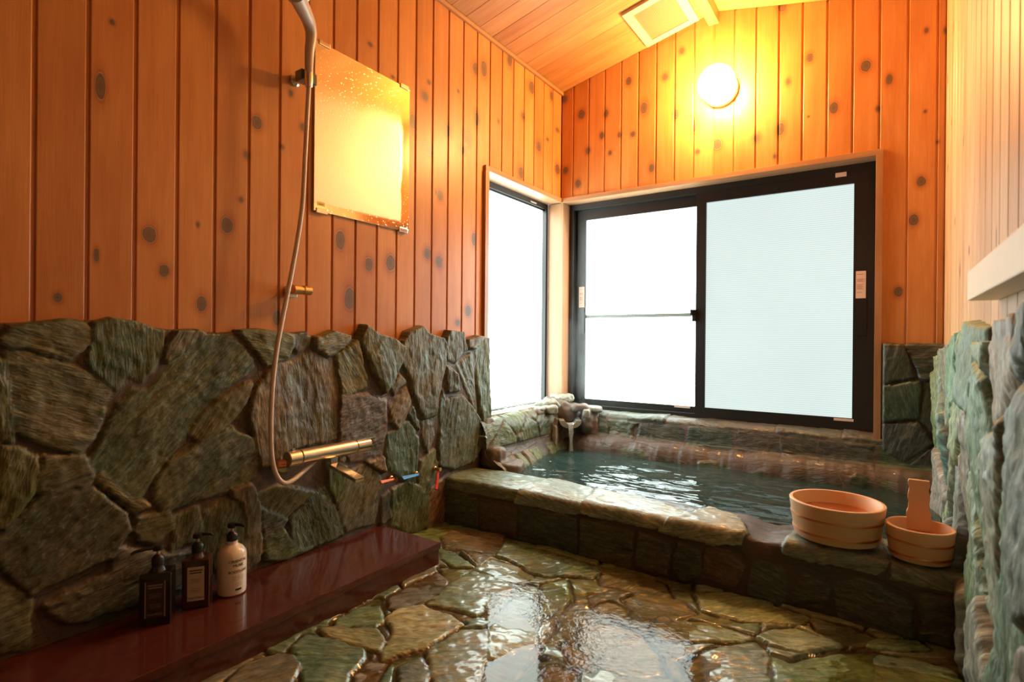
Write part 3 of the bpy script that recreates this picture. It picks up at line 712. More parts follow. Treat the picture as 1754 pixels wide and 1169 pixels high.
# low stone ledge under the side window
f, L = path_sampler([(-.085, .400), (-.02, .405), (.035, .385), (.055, .35), (.06, .25), (.08, .225), (.115, .205), (.15, .18), (.16, .13), (.16, -.34)])
S, T = grid(1.965, 2.80, 0, L, .005)
c, d = f(T)
wide = np.interp(S, [2.04, 2.1, 2.3, 2.48, 2.8], [1.25, 1.15, .75, .40, .4])+.10*fbm(S*9, S*0, 5, 3)
low = sstep(.27, .20, c[..., 1]); xx = c[..., 0]*(1-low)+(.055+(c[..., 0]-.055)*wide)*low
P = np.stack([xx, S, c[..., 1]], -1); Nn = np.stack([-d[..., 1], np.zeros(S.shape), d[..., 0]], -1)
sl = seeds(2.02, 2.82, .02, .24, 9, rs=6)+[(2.1, .33), (2.16, .35), (2.24, .36), (2.33, .35), (2.42, .36), (2.52, .34)]
sv, iv = voro(S, T, sl, gap=.006); sv = np.where((T > .245) & (T < .31), -.02, sv)
stone_surface('stone_ledge', S, T, P, Nn, sv, iv, M['stone'], wl, thick=.016, edge=.014, seed=21, tilt=.04, mortar=.005)

# ------------------------------------------------------------------ back wall ledge and lip
f, L = path_sampler([(YB+.12, .375), (YB+.02, .372), (YB-.012, .358), (YB-.022, .31), (YB-.025, .262), (YB-.055, .252), (YB-.085, .225), (YB-.10, .18), (YB-.105, .12), (YB-.105, -.34)])
S, T = grid(-.01, RX, 0, L, .005)
c, d = f(T)
lip = sstep(YB-.03, YB-.06, c[..., 0]); amp = .02*fbm(S*7, S*0, 41, 4)
P = np.stack([S, c[..., 0]-lip*amp, c[..., 1]+lip*amp*.6], -1); Nn = np.stack([np.zeros(S.shape), d[..., 1], -d[..., 0]], -1)
Nn = -np.stack([np.zeros(S.shape), -d[..., 1], d[..., 0]], -1)
# t: ledge 0-.135, face -.26, lip beyond
bnd = [(-.02, .18), (.20, .32), (.33, .47), (.48, .72), (.735, .95), (.965, 1.15), (1.16, 1.30), (1.31, 1.50), (1.51, 1.70)]
pol = []
r = random.Random(5)
for a, b in bnd:
    k = r.uniform(-.02, .02)
    pol.append([(a+k+.006, .148+r.uniform(0, .008)), ((a+b)/2, .146), (b-.006-k, .148+r.uniform(0, .008)), (b+k-.004, .19), (b-.002, .25), (a+.006, .252), (a+k+.004, .20)])
for a, b in [(-.02, .3), (.31, .62), (.63, .86), (.87, 1.12), (1.13, 1.38), (1.39, 1.56)]: pol.append([(a, .0), (b, 0), (b-.004, .142), (a+.004, .138)])
lx = .42
while lx < 1.68:
    w = r.uniform(.03, .16); q = r.uniform(0, .035); pol.append([(lx, .318+q), (lx+w*.35, .300+q), (lx+w*.8, .306+q), (lx+w, .33+q), (lx+w*.9, .40), (lx+w*.2, .40)]); lx += w+r.uniform(.01, .14)
sd, idx = sd_polys(S, T, pol)
under = T > .40
sv, iv = voro(S, T, seeds(0, RX, .40, L, 26, rs=8), gap=.006); sd = np.where(under, np.minimum(sv, T-.4), sd); idx = np.where(under, iv+len(pol), idx)
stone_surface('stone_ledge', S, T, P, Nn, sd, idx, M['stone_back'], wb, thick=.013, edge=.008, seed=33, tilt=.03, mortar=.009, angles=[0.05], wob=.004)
# stone to the right of the window
S, T = grid(1.526, RX+.004, .20, .775, .005)
sv, iv = voro(S, T, seeds(1.5, 1.75, .2, .76, 7, rs=3), gap=.005)
P = np.stack([S, np.full(S.shape, YB-.012), T], -1); Nn = np.zeros(P.shape); Nn[..., 1] = -1
stone_surface('stone_cladding', S, T, P, Nn, sv, iv, M['stone_back'], wb, thick=.022, edge=.01, seed=35, tilt=.04, mask=np.minimum(.768+.004*fbm(S*30, S*0, 3, 2)-T, S-1.526), sink=.02)
# ------------------------------------------------------------------ right wall stone
S, T = grid(-.94, YB, -.30, .90, .0065)
sq = seeds(-.95, YB, -.3, .9, 78, ax=1.7, ay=1, rs=12)
sv, iv = voro(S+.02*fbm(S*5, T*3, 3, 2), T, sq, ax=2.0, ay=1.0, gap=.006)
toph = np.interp(S, [-1, .8, 1.1, 1.5, 1.75, 1.95, 2.2, 2.5, 2.8], [.83, .83, .82, .80, .825, .80, .76, .735, .73])
stagger = np.array([RND.uniform(-.035, .03) for _ in range(len(sq)+1)])
mask = toph+stagger[iv]-T
P = np.stack([np.full(S.shape, RX-.002), S, T], -1); Nn = np.zeros(P.shape); Nn[..., 0] = -1
base = .010*fbm(S*4, T*4, 8, 3)
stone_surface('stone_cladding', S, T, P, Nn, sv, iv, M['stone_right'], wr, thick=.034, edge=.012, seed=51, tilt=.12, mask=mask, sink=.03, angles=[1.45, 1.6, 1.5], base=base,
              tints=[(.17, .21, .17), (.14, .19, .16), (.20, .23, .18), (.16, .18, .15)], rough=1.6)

# ------------------------------------------------------------------ bath curb
f, L = path_sampler([(1.742, -.01), (1.742, .165), (1.744, .184), (1.752, .191), (1.80, .193), (1.95, .189), (1.975, .175), (1.985, .12), (1.985, -.34)], .005)
S, T = grid(.015, RX-.01, 0, L, .0048)
c, d = f(T)
bend = np.interp(S, [0, .4, 1.2, 1.73], [.0, .0, .0, .0])
P = np.stack([S, c[..., 0]+bend+.008*fbm(S*6, T*0, 9, 3), c[..., 1]], -1); Nn = np.stack([np.zeros(S.shape), -d[..., 1], d[..., 0]], -1)
# t: outer face 0-.17, top .175-.40, inner beyond
pol = [[(-.02,.168),(.10,.160),(.38,.166),(.40,.22),(.395,.40),(-.02,.42)], [(.385,.160),(.60,.158),(.655,.168),(.66,.30),(.60,.38),(.41,.41),(.402,.25)],
       [(.662,.170),(.92,.168),(.955,.175),(1.03,.30),(.80,.375),(.63,.385)], [(.935,.160),(1.10,.158),(1.185,.175),(1.20,.22),(1.15,.33),(1.05,.37),(.99,.26)],
       [(1.30,.170),(1.52,.168),(1.55,.20),(1.52,.38),(1.32,.39)], [(1.56,.165),(1.70,.165),(1.70,.39),(1.54,.38)],
       [(1.02,.012),(1.07,.05),(1.06,.13),(1.0,.14),(.985,.06)], [(1.08,.05),(1.17,.04),(1.20,.11),(1.15,.15),(1.09,.14)], [(.86,.03),(.965,.03),(.975,.13),(.87,.145)],
       [(.66,.02),(.84,.02),(.85,.14),(.66,.15)], [(.40,.02),(.64,.02),(.64,.145),(.40,.15)], [(0,.02),(.2,.02),(.2,.145),(0,.15)], [(.215,.02),(.385,.02),(.385,.15),(.215,.145)],
       [(1.21,.03),(1.3,.02),(1.31,.13),(1.22,.14)], [(1.33,.04),(1.40,.04),(1.42,.10),(1.35,.13)], [(1.44,.02),(1.6,.02),(1.6,.10),(1.5,.15),(1.43,.12)], [(1.62,.03),(1.72,.03),(1.72,.14),(1.62,.14)]]
sd, idx = sd_polys(S, T, pol)
under = T > .44
sv, iv = voro(S, T, seeds(0, RX, .44, L, 22, rs=18), gap=.006); sd = np.where(under, np.minimum(sv, T-.44), sd); idx = np.where(under, iv+len(pol), idx)
dip = -.016*np.exp(-((S-1.245)/.05)**2)*sstep(.15, .2, T)*sstep(.46, .40, T)
curb = stone_surface('bath_curb', S, T, P, Nn, sd, idx, M['stone_curb'], None, thick=.009, edge=.006, seed=61, tilt=.03, mortar=.004, base=dip, angles=[.1, -.1, .15, 0], rough=.75,
                     lift={0: .1, 1: .4, 2: .1, 3: .9, 4: -.3, 5: -.3}, tints=[(.15, .17, .12), (.16, .16, .11), (.13, .15, .11)], own={0: (.30, .40, .28), 1: (.44, .56, .50), 2: (.52, .60, .50), 3: (.54, .58, .46), 4: (.38, .42, .33), 5: (.30, .34, .27)})  # top slabs: own pale tone, raised further against the shade-darkened gain
tag(curb, 'low curb of wet slate slabs edging the hot bath, with a step down to the floor', 'bath')
# basin
S, T = grid(.10, RX-.02, 1.96, YB-.08, .03)
sv, iv = voro(S, T, seeds(.1, RX, 1.95, 2.7, 20, rs=28), gap=.004)
P = np.stack([S, T, np.full(S.shape, -.30)], -1); Nn = np.zeros(P.shape); Nn[..., 2] = 1
bs = stone_surface('basin_bottom', S, T, P, Nn, sv, iv, M['basin'], flr, thick=.02, edge=.03, seed=71)

# ------------------------------------------------------------------ pool water
S, T = grid(.07, RX-.035, 1.955, YB-.07, .006)
h = .0070*fbm(S*7+T*3, T*14-S*2, 77, 3)+.0006*fbm(S*26+T*9, T*40, 78, 2)
ex, ey = .165, 2.60
rr = np.hypot(S-ex, T-ey); h = h+.005*np.sin(rr*95)*np.exp(-rr*9)+.006*fbm(S*60, T*60, 5, 2)*np.exp(-(rr/.07)**2)
n1, n2 = S.shape; co = np.stack([S, T, .180+h], -1).reshape(-1, 3)
ii, jj = np.meshgrid(np.arange(n1-1), np.arange(n2-1), indexing='ij'); v0 = ii*n2+jj
me = bpy.data.meshes.new('bath_water'); me.from_pydata(co.tolist(), [], np.stack([v0, v0+n2, v0+n2+1, v0+1], -1).reshape(-1, 4).tolist())
wat = link('bath_water', me, M['water'], None, True); tag(wat, 'rippling greenish hot water filling the stone bath', 'water', kind='stuff')

# ------------------------------------------------------------------ floor
FL = [cr(350,900,3.898,p) for p in (
 [(1240,480),(1420,380),(1560,320),(1620,370),(1600,430),(1500,490),(1330,560),(1235,555)],[(875,640),(1000,560),(1160,485),(1185,640),(1145,670),(890,668)],
 [(775,695),(870,680),(1140,690),(1195,780),(1165,835),(1060,805),(860,750)],[(1222,620),(1300,565),(1450,535),(1640,605),(1715,660),(1480,800),(1200,885),(1195,840),(1280,720)],
 [(595,820),(680,735),(850,775),(1050,840),(1070,880),(950,1000),(940,1100),(680,1100),(645,900)],[(480,870),(595,880),(635,950),(560,1080),(100,1090),(300,930)],
 [(1310,950),(1440,890),(1495,980),(1460,1090),(1310,1090)])]
FL += [cr(700,880,3.898,p) for p in (
 [(130,590),(300,460),(430,385),(635,450),(690,490),(610,590),(450,670),(300,625)],[(220,235),(300,250),(420,350),(300,345),(225,300)],[(215,360),(420,370),(300,440),(270,440)],
 [(440,380),(560,315),(720,355),(825,400),(760,460),(645,445)],[(590,285),(650,205),(850,245),(1150,325),(1270,400),(1230,420),(900,395),(700,315)],
 [(545,750),(700,645),(815,655),(845,740),(850,860),(700,910),(545,970)],[(130,920),(350,795),(525,775),(532,900),(512,1010),(460,1160),(200,1160)],
 [(545,1000),(700,925),(860,890),(760,1000),(600,1160),(480,1160)],[(880,685),(975,695),(955,760),(882,840)],[(1035,855),(1140,885),(1225,935),(1215,1030),(1120,975),(1045,890)],
 [(925,1000),(1105,1035),(1095,1160),(885,1160)],[(1155,705),(1250,690),(1400,705),(1540,765),(1640,900),(1690,1040),(1500,1045),(1300,995),(1155,830)],
 [(1245,590),(1330,565),(1445,600),(1445,665),(1290,618)],[(905,465),(1050,440),(1075,560),(1000,635),(885,615)],[(1285,405),(1450,395),(1700,445),(1754,560),(1500,495),(1300,460)],
 [(230,150),(330,100),(640,140),(620,200),(560,260),(420,240),(260,225)],[(640,60),(900,90),(1150,190),(1300,240),(1250,330),(900,230),(660,190)],[(1650,590),(1754,610),(1754,740),(1660,700)])]
FL += [cr(1050,880,3.898,p) for p in (
 [(555,525),(780,525),(1195,655),(1300,690),(1250,728),(850,705),(605,640)],[(265,705),(450,690),(700,745),(930,820),(875,845),(560,845),(315,808)],
 [(965,830),(1090,775),(1220,765),(1400,835),(1530,880),(1250,925),(1065,885)],[(485,980),(720,895),(955,865),(1030,960),(1045,1160),(560,1160)],
 [(1065,960),(1200,1005),(1500,935),(1754,925),(1754,1160),(1100,1160)],[(85,545),(200,515),(450,575),(535,650),(400,678),(200,638)],
 [(1330,700),(1600,760),(1754,830),(1754,870),(1560,860),(1380,780)],[(560,440),(800,480),(1100,560),(1060,600),(760,510),(560,500)])]
FL += [cr(1400,880,4.045,p) for p in ([(310,865),(700,885),(750,930),(600,935),(355,915)],[(360,970),(650,1005),(940,1085),(1040,1190),(400,1190)])]
polys = [[tuple(atZ(u, v, .014)[:2]) for u, v in p] for p in FL]
S, T = grid(.0, RX, .0, 1.765, .0045)
sd, idx = sd_polys(S, T, polys); sd = sd+.004
sv, iv = voro(S, T, seeds(0, RX, 0, 1.72, 60, rs=44), gap=.006)
ymin = np.array([min(p[1] for p in pg) for pg in polys]).min()
fill = sd < -.010
sd = np.where(fill, np.minimum(sv, -.012-sd), sd); idx = np.where(fill, iv+len(polys), idx)
base = .0035*fbm(S*3, T*3, 91, 3)
DIP = np.zeros(S.shape)
for (u, v, rr_, dd) in ((900,1045,.10,.017),(1060,1080,.17,.017),(925,985,.06,.010),(1120,1150,.12,.010),(900,1150,.07,.010),(1150,1010,.10,.006),(690,960,.0,.0)):
    if rr_ == 0: continue
    q = atZ(u, v, 0.0); DIP = np.minimum(DIP, -dd*np.exp(-(np.hypot(S-q[0], (T-q[1])*.8)/rr_)**4))
base = base+DIP
P = np.stack([S, T, np.zeros(S.shape)], -1); Nn = np.zeros(P.shape); Nn[..., 2] = 1
stone_surface('flagstones', S, T, P, Nn, sd, idx, M['stone_floor'], flr, thick=.014, edge=.007, seed=81, tilt=.02, mortar=.0035, base=base, rough=.75, angles=[.5, .9, .3, .7],
              tints=[(.15, .20, .11), (.17, .22, .12), (.14, .20, .13), (.18, .23, .13), (.12, .17, .12), (.23, .26, .17)])
S, T = grid(.0, RX, YF, .0, .02)
sv, iv = voro(S, T, seeds(0, RX, YF, 0, 30, rs=46), gap=.008)
P = np.stack([S, T, np.zeros(S.shape)], -1); Nn = np.zeros(P.shape); Nn[..., 2] = 1
stone_surface('flagstones', S, T, P, Nn, sv, iv, M['stone_floor'], flr, thick=.016, edge=.02, seed=83)
boxobj('floor_slab', -.1, RX+.1, YF-.1, YB+.2, -.42, -.34, M['plaster'], flr)
bm = bmesh.new(); bm.faces.new([bm.verts.new(q) for q in ((.311, .3, .0105), (RX-.03, .3, .0105), (RX-.03, 1.738, .0105), (.311, 1.738, .0105))])
film = from_bm('water_film', bm, M['film'], None); tag(film, 'shallow water film and puddles lying on the flagstone floor', 'puddle', kind='stuff')

# ------------------------------------------------------------------ red shelf
sh = boxobj('shelf_ledge', .012, .313, YF+.02, 1.392, .066, .087, M['shelf'], None, .002)
tag(sh, 'long low ledge of polished dark red stone along the left wall, holding the soap bottles', 'shelf')
boxobj('front_panel', .02, .309, YF+.03, 1.388, .0, .0655, M['shelf'], sh, .001)

# ------------------------------------------------------------------ corner water spout
def rock(name, c, sz, mat, parent, seed, rz=0, sub=4, amp=.18, flat=0):
    bm = bmesh.new(); bmesh.ops.create_icosphere(bm, subdivisions=sub, radius=1.0)
    R = Matrix.Rotation(rz, 3, 'Z')
    from mathutils import noise
    for v in bm.verts:
        p = v.co.copy(); e = .55
        q = Vector([math.copysign(abs(x)**e, x) for x in p]); q = q*(1/ max(.9, q.length/1.25))
        n = noise.noise(p*1.7+Vector((seed*3.1, seed, 0)))*amp+noise.noise(p*5+Vector((seed, 7, 0)))*amp*.35
        q *= 1+n
        v.co = R @ Vector((q.x*sz[0], q.y*sz[1], q.z*sz[2]))+Vector(c)
    return from_bm(name, bm, mat, parent, True)
sp = empty('water_spout', (.13, 2.63, .18), 'rocky water spout mounded in the corner between the two windows, pouring into the bath', 'spout')
def loc(p): return (p[0]-.13, p[1]-2.63, p[2]-.18)
def blob(name, parts, mat, parent, seed, vox=.007, amp=.012, fr=14, loc=loc):
    from mathutils import noise
    bm = bmesh.new()
    for c, sz, rz in parts:
        r0 = bmesh.ops.create_icosphere(bm, subdivisions=3, radius=1.0); R = Matrix.Rotation(rz, 3, 'Z'); c = Vector(loc(c))
        for v in r0['verts']:
            q = Vector([math.copysign(abs(x)**.6, x) for x in v.co]); v.co = R @ Vector((q.x*sz[0], q.y*sz[1], q.z*sz[2]))+c
    o = from_bm(name, bm, mat, parent)
    md = o.modifiers.new('r', 'REMESH'); md.mode = 'VOXEL'; md.voxel_size = vox
    dg = bpy.context.evaluated_depsgraph_get(); dg.update()
    me = bpy.data.meshes.new_from_object(o.evaluated_get(dg)); o.modifiers.clear(); old = o.data; o.data = me; bpy.data.meshes.remove(old)
    n = len(me.vertices); nr = [v.normal.copy() for v in me.vertices]
    for v, q in zip(me.vertices, nr):
        p = v.co*fr+Vector((seed*3.3, 0, 0))
        k = noise.noise(p)*amp+noise.noise(p*2.7)*amp*.45+noise.noise(p*7)*amp*.15
        v.co += q*k
    me.polygons.foreach_set('use_smooth', [True]*len(me.polygons))
    return o
# mortared mass: left post, arch over the trough, right shoulder, foot
blob('mortar_mound', [((.02, 2.60, .26), (.045, .10, .13), 0), ((.075, 2.585, .24), (.016, .018, .11), .2), ((.22, 2.735, .28), (.05, .04, .10), 0), ((.30, 2.74, .235), (.12, .035, .06), 0),
      ((.06, 2.70, .36), (.09, .07, .055), .2), ((.20, 2.70, .345), (.028, .04, .06), .3), ((.14, 2.69, .405), (.07, .045, .022), -.5), ((.02, 2.68, .395), (.085, .08, .055), .3), ((.0, 2.55, .375), (.06, .12, .035), 0), ((.05, 2.72, .2), (.08, .06, .2), 0), ((.16, 2.745, .25), (.14, .03, .1), 0)], M['mortar'], sp, 1)
blob('cap_stone', [((.015, 2.60, .415), (.07, .06, .026), .5)], M['rock'], sp, 2, .005, .014, 18)
blob('cap_stone', [((.04, 2.70, .445), (.065, .05, .022), -.3)], M['rock'], sp, 3, .005, .014, 18)
blob('cap_stone', [((-.01, 2.50, .402), (.07, .05, .012), .1)], M['rock'], sp, 4, .005, .006, 25)
blob('cap_stone', [((.055, 2.545, .395), (.04, .045, .026), .9)], M['rock'], sp, 12, .005, .012, 18)
blob('cap_stone', [((.215, 2.725, .395), (.06, .035, .018), .0)], M['rock'], sp, 13, .005, .006, 25)
blob('mortar_fillet', [((.07, 2.02, .235), (.06, .05, .055), 0), ((.13, 2.05, .19), (.075, .07, .035), .2)], M['mortar'], wl, 9, .006, .010, 14, loc=lambda p: p)
blob('mortar_fillet', [((.035, 2.03, .30), (.016, .05, .11), 0)], M['mortar'], wl, 10, .006, .008, 14, loc=lambda p: p)
blob('side_stone', [((.045, 2.545, .35), (.028, .032, .028), .1)], M['rock'], sp, 5, .004, .005, 30)
blob('side_stone', [((.215, 2.665, .375), (.020, .020, .026), .4)], M['rock'], sp, 6, .004, .005, 30)
blob('side_stone', [((.085, 2.555, .255), (.014, .012, .06), .1)], M['rock'], sp, 7, .004, .004, 30)
# trough: half pipe stone
bm = bmesh.new(); n = 14
def ring(t, r0):
    c = Vector(loc((.10+.055*t, 2.675-.075*t, .345-.006*t))); ax = Vector((.59, -.80, 0)).normalized(); sd_ = Vector((.80, .59, 0))
    o = []
    for k in range(n+1):
        a = math.pi+math.pi*k/n; o.append(c+sd_*math.cos(a)*r0*1.15+Vector((0, 0, 1))*math.sin(a)*r0*.8)
    return o
rows = []
for t in (0, .33, .66, 1.0):
    rows.append([bm.verts.new(p) for p in ring(t, .027)]+[bm.verts.new(p) for p in reversed(ring(t, .052))])
for a, b in zip(rows, rows[1:]):
    m_ = len(a)
    for k in range(m_): bm.faces.new((a[k], a[(k+1) % m_], b[(k+1) % m_], b[k]))
for rr_ in (rows[0], rows[-1]):
    for k in range(n): 
        try: bm.faces.new((rr_[k], rr_[k+1], rr_[2*n+1-k-1], rr_[2*n+1-k]))
        except ValueError: pass
from_bm('trough', bm, M['rock'], sp, True)
# falling water
st0 = Vector((.155, 2.60, .325)); bm = bmesh.new(); rows = []
for i in range(14):
    t = i/13; z = st0.z+.004-(.142)*t*t*1.0 - .004*t; fw = .030*t
    c = Vector((st0.x+.59*fw, st0.y-.80*fw, z)); w = .017*(1-.55*t)+.002*math.sin(t*14); sd_ = Vector((.80, .59, 0)); ax = Vector((.59, -.8, 0))
    rows.append([bm.verts.new(c+sd_*w*math.cos(a)+ax*(w*.32)*math.sin(a)+ax*.002*math.sin(5*a+t*9)) for a in [2*math.pi*k/16 for k in range(16)]])
for a, b in zip(rows, rows[1:]):
    for k in range(16): bm.faces.new((a[k], a[(k+1) % 16], b[(k+1) % 16], b[k]))
so = from_bm('water_stream', bm, M['stream'], None, True); tag(so, 'thin stream of clear water falling from the rock spout', 'water')

# faint steam rising in the window corner
m, nt, p = nmat('steam'); nt.nodes.remove(p)
vs_ = N_(nt, 'ShaderNodeVolumeScatter'); vs_.inputs['Color'].default_value = (.95, .97, .97, 1)
tc = N_(nt, 'ShaderNodeTexCoord'); mp = N_(nt, 'ShaderNodeMapping'); mp.inputs['Scale'].default_value = (1, 1, .45); lk(nt, tc.outputs['Object'], mp.inputs['Vector'])
nz = N_(nt, 'ShaderNodeTexNoise', _Scale=9.0, _Detail=4.0, _Distortion=1.2); lk(nt, mp.outputs[0], nz.inputs['Vector'])
r_ = ramp(nt, [(.48, (0, 0, 0)), (.72, (1, 1, 1))]); lk(nt, nz.outputs['Fac'], r_.inputs[0])
gr = N_(nt, 'ShaderNodeTexGradient', gradient_type='SPHERICAL'); mg = N_(nt, 'ShaderNodeMapping'); mg.inputs['Scale'].default_value = (4.5, 4.5, 1.9); lk(nt, tc.outputs['Object'], mg.inputs['Vector']); lk(nt, mg.outputs[0], gr.inputs['Vector'])
lk(nt, math_(nt, 'MULTIPLY', math_(nt, 'MULTIPLY', r_.outputs['Color'], gr.outputs['Fac']), .9), vs_.inputs['Density']); lk(nt, vs_.outputs[0], nt.nodes['Material Output'].inputs['Volume'])
bm = bmesh.new(); bmesh.ops.create_icosphere(bm, subdivisions=3, radius=1.0)
for v in bm.verts: v.co = Vector((v.co.x*.22, v.co.y*.22, v.co.z*.52))
stm = from_bm('steam', bm, m, None, True); stm.location = (.30, 2.50, .76); tag(stm, 'faint wisps of steam rising from the bath beside the window corner', 'steam', kind='stuff')

# ------------------------------------------------------------------ wall lamp
lc = np.array([.872, 2.655, 1.985]); 
lamp = empty('wall_lamp', (.876, YB, 1.972), 'glowing round globe lamp on the wooden wall above the window', 'lamp')
bm = bmesh.new(); Mx = Matrix.Rotation(math.pi/2, 4, 'X')
lathe(bm, [(.0, 0), (.078, 0), (.080, .004), (.080, .022), (.074, .030), (.05, .034), (0, .034)], 48, mat=Mx); from_bm('base_plate', bm, M['vinyl'], lamp, True)
bm = bmesh.new()
prof_ = [(.048, .030), (.052, .040)]+[(.083*math.cos(a), .097+.083*math.sin(a)*.95) for a in np.linspace(-.75, math.pi/2, 22)]
prof_[-1] = (0, prof_[-1][1]); lathe(bm, prof_, 48, mat=Mx); gl = from_bm('globe', bm, M['lamp'], lamp, True)

# ------------------------------------------------------------------ ceiling vent
ven = empty('ceiling_vent', (.64, 2.56, ceil_z(.64)), 'square cream ventilation grille set in the sloping ceiling', 'vent')
ang_ = -math.atan(SL)
Rv = Matrix.Rotation(ang_, 4, 'Y')
w2, l2 = .134, .165
bm = bmesh.new(); frame_pts = []
for (a0, a1, b0, b1) in ((-w2, w2, -l2, -l2+.04), (-w2, w2, l2-.04, l2), (-w2, -w2+.04, -l2+.04, l2-.04), (w2-.04, w2, -l2+.04, l2-.04)): box(bm, a0, a1, b0, b1, -.016, .004, .0015)
bm.transform(Rv); from_bm('frame', bm, M['vinyl'], ven)
bm = bmesh.new(); box(bm, -w2+.04, w2-.04, -l2+.04, l2-.04, -.004, .002); bm.transform(Rv); from_bm('backing', bm, simple('vent_dark', (.10, .07, .04), .7), ven)
bm = bmesh.new()
for i in range(25): x = -w2+.043+i*(2*w2-.086)/24; box(bm, x-.0021, x+.0021, -l2+.04, l2-.04, -.0105, -.0085)
for i in range(40): y = -l2+.043+i*(2*l2-.086)/39; box(bm, -w2+.04, w2-.04, y-.0014, y+.0014, -.0115, -.0106)
bm.transform(Rv); from_bm('grille', bm, M['mesh_dark'], ven)

# ------------------------------------------------------------------ mirror
mir = empty('mirror', (.0, 1.108, 1.18), 'frameless rectangular mirror, fogged and splashed, on the wooden wall beside the shower', 'mirror')
mw, mh = .427, .552
bm = bmesh.new(); box(bm, .004, .0085, 0, mw, 0, mh); from_bm('glass_back', bm, M['mirror_edge'], mir)
bm = bmesh.new(); box(bm, .0086, .0096, .0008, mw-.0008, .0008, mh-.0008); from_bm('glass', bm, M['mirror'], mir)
for (y, z0, z1) in ((.035, mh-.010, mh+.006), (mw-.03, mh-.010, mh+.006), (.03, -.006, .010), (mw-.03, -.006, .012)):
    bm = bmesh.new(); box(bm, .0, .0135, y-.022, y+.022, z0, z1, .003); from_bm('clip', bm, M['chrome'], mir)
bm = bmesh.new(); box(bm, .0097, .0101, .012, .042, .018, .032, .0002); box(bm, .0102, .0104, .018, .036, .023, .0245, mi=1); from_bm('maker_sticker', bm, [simple('yellow_sticker', (.8, .62, .15), .5), M['ink']], mir)

# ------------------------------------------------------------------ shower
def holder(name, u, v, label, cupdir, tilt=0):
    c = atX(u, v, .05); h = empty(name, (0, c[1], c[2]), label, 'holder', 'shower wall holders' if False else None)
    return h, c
HX = .10
up, uc = holder('shower_holder', 521, 132, 'chrome shower holder high on the wall, gripping the shower handset', 1)
bm = bmesh.new(); Mz = Matrix.Rotation(math.pi/2, 4, 'Y')
lathe(bm, [(.0, .0), (.017, .0), (.017, .006), (.012, .010), (.012, .05), (0, .05)], 24, mat=Mz)
from_bm('wall_mount', bm, M['chrome'], up, True)
bm = bmesh.new(); box(bm, .040, .075, -.026, .030, -.022, .012, .006, 3); from_bm('swivel_block', bm, simple('green_glass_block', (.10, .16, .13), .15, .3, coat=.5), up)
lo = empty('shower_holder', (0, atX(510, 497, .05)[1], atX(510, 497, .05)[2]), 'small empty bronze shower holder low on the wooden wall above the stones', 'holder')
bm = bmesh.new(); lathe(bm, [(.0, .0), (.016, .0), (.016, .006), (.010, .010), (.010, .045), (0, .045)], 24, mat=Mz); box(bm, .0, .03, -.014, .014, -.022, -.010, .003)
from_bm('wall_mount', bm, M['chrome_dull'], lo, False)
bm = bmesh.new(); My = Matrix.Rotation(-math.pi/2, 4, 'X')
T_ = Matrix.Translation((.055, 0, 0)) @ My
lathe(bm, [(.009, -.022), (.014, -.020), (.014, .006), (.011, .008), (.011, .014), (.014, .016), (.014, .040), (.010, .043), (0, .043)], 24, mat=T_); from_bm('cup', bm, M['brass'], lo, True)

# handset + hose, one thing
hp = atX(530, 118, HX)
hs = empty('shower_handset', tuple(hp), 'beige hand shower with a long pale hose, hanging from the high wall holder', 'shower')
def L3(u, v, x): a = atX(u, v, x); return Vector((a[0]-hp[0], a[1]-hp[1], a[2]-hp[2]))
pts = catmull([L3(529, 128, HX-.01), L3(530, 90, HX-.005), L3(533, 60, HX+.005), L3(529, 38, HX+.02), L3(519, 15, HX+.045), L3(508, -8, HX+.07)], 8)
bm = bmesh.new(); NN = len(pts); rad = [.0115+.004*min(1, i/14) + .009*max(0, (i-14)/(NN-14)) for i in range(NN)]
tube(bm, pts, rad, 20); from_bm('handle', bm, M['shower'], hs, True)
bm = bmesh.new()
hc = L3(512, -22, HX+.075); d0 = Vector((.62, .25, -.55)).normalized()
q = Vector((0, 0, 1)).rotation_difference(d0).to_matrix().to_4x4(); q.translation = hc
lathe(bm, [(0, -.022), (.025, -.022), (.042, -.012), (.047, .0), (.047, .008), (.043, .012), (0, .012)], 40, mat=q)
from_bm('spray_head', bm, M['shower'], hs, True)
q2 = q.copy(); bm = bmesh.new(); lathe(bm, [(0, .0125), (.038, .0125), (.038, .014), (0, .014)], 40, mat=q2); from_bm('spray_face', bm, M['chrome_dull'], hs, True)
bm = bmesh.new(); tube(bm, [L3(529, 150, HX-.012), L3(529, 139, HX-.011), L3(529, 110, HX-.01)], [.0105, .0125, .0125], 20); from_bm('hose_nut', bm, M['chrome'], hs, True)
hpts = [(529,148,HX-.012),(526,200,.09),(523,260,.085),(518,350,.085),(508,420,.085),(497,480,.085),(484,545,.09),(474,600,.095),(467,660,.10),(464,730,.105),(466,785,.11),(474,815,.115),(487,828,.12),(503,822,.115),(522,806,.10),(540,790,.08),(548,778,.065)]
bm = bmesh.new(); tube(bm, catmull([L3(*p) for p in hpts], 10), .0068, 16); from_bm('hose', bm, M['hose'], hs, True)

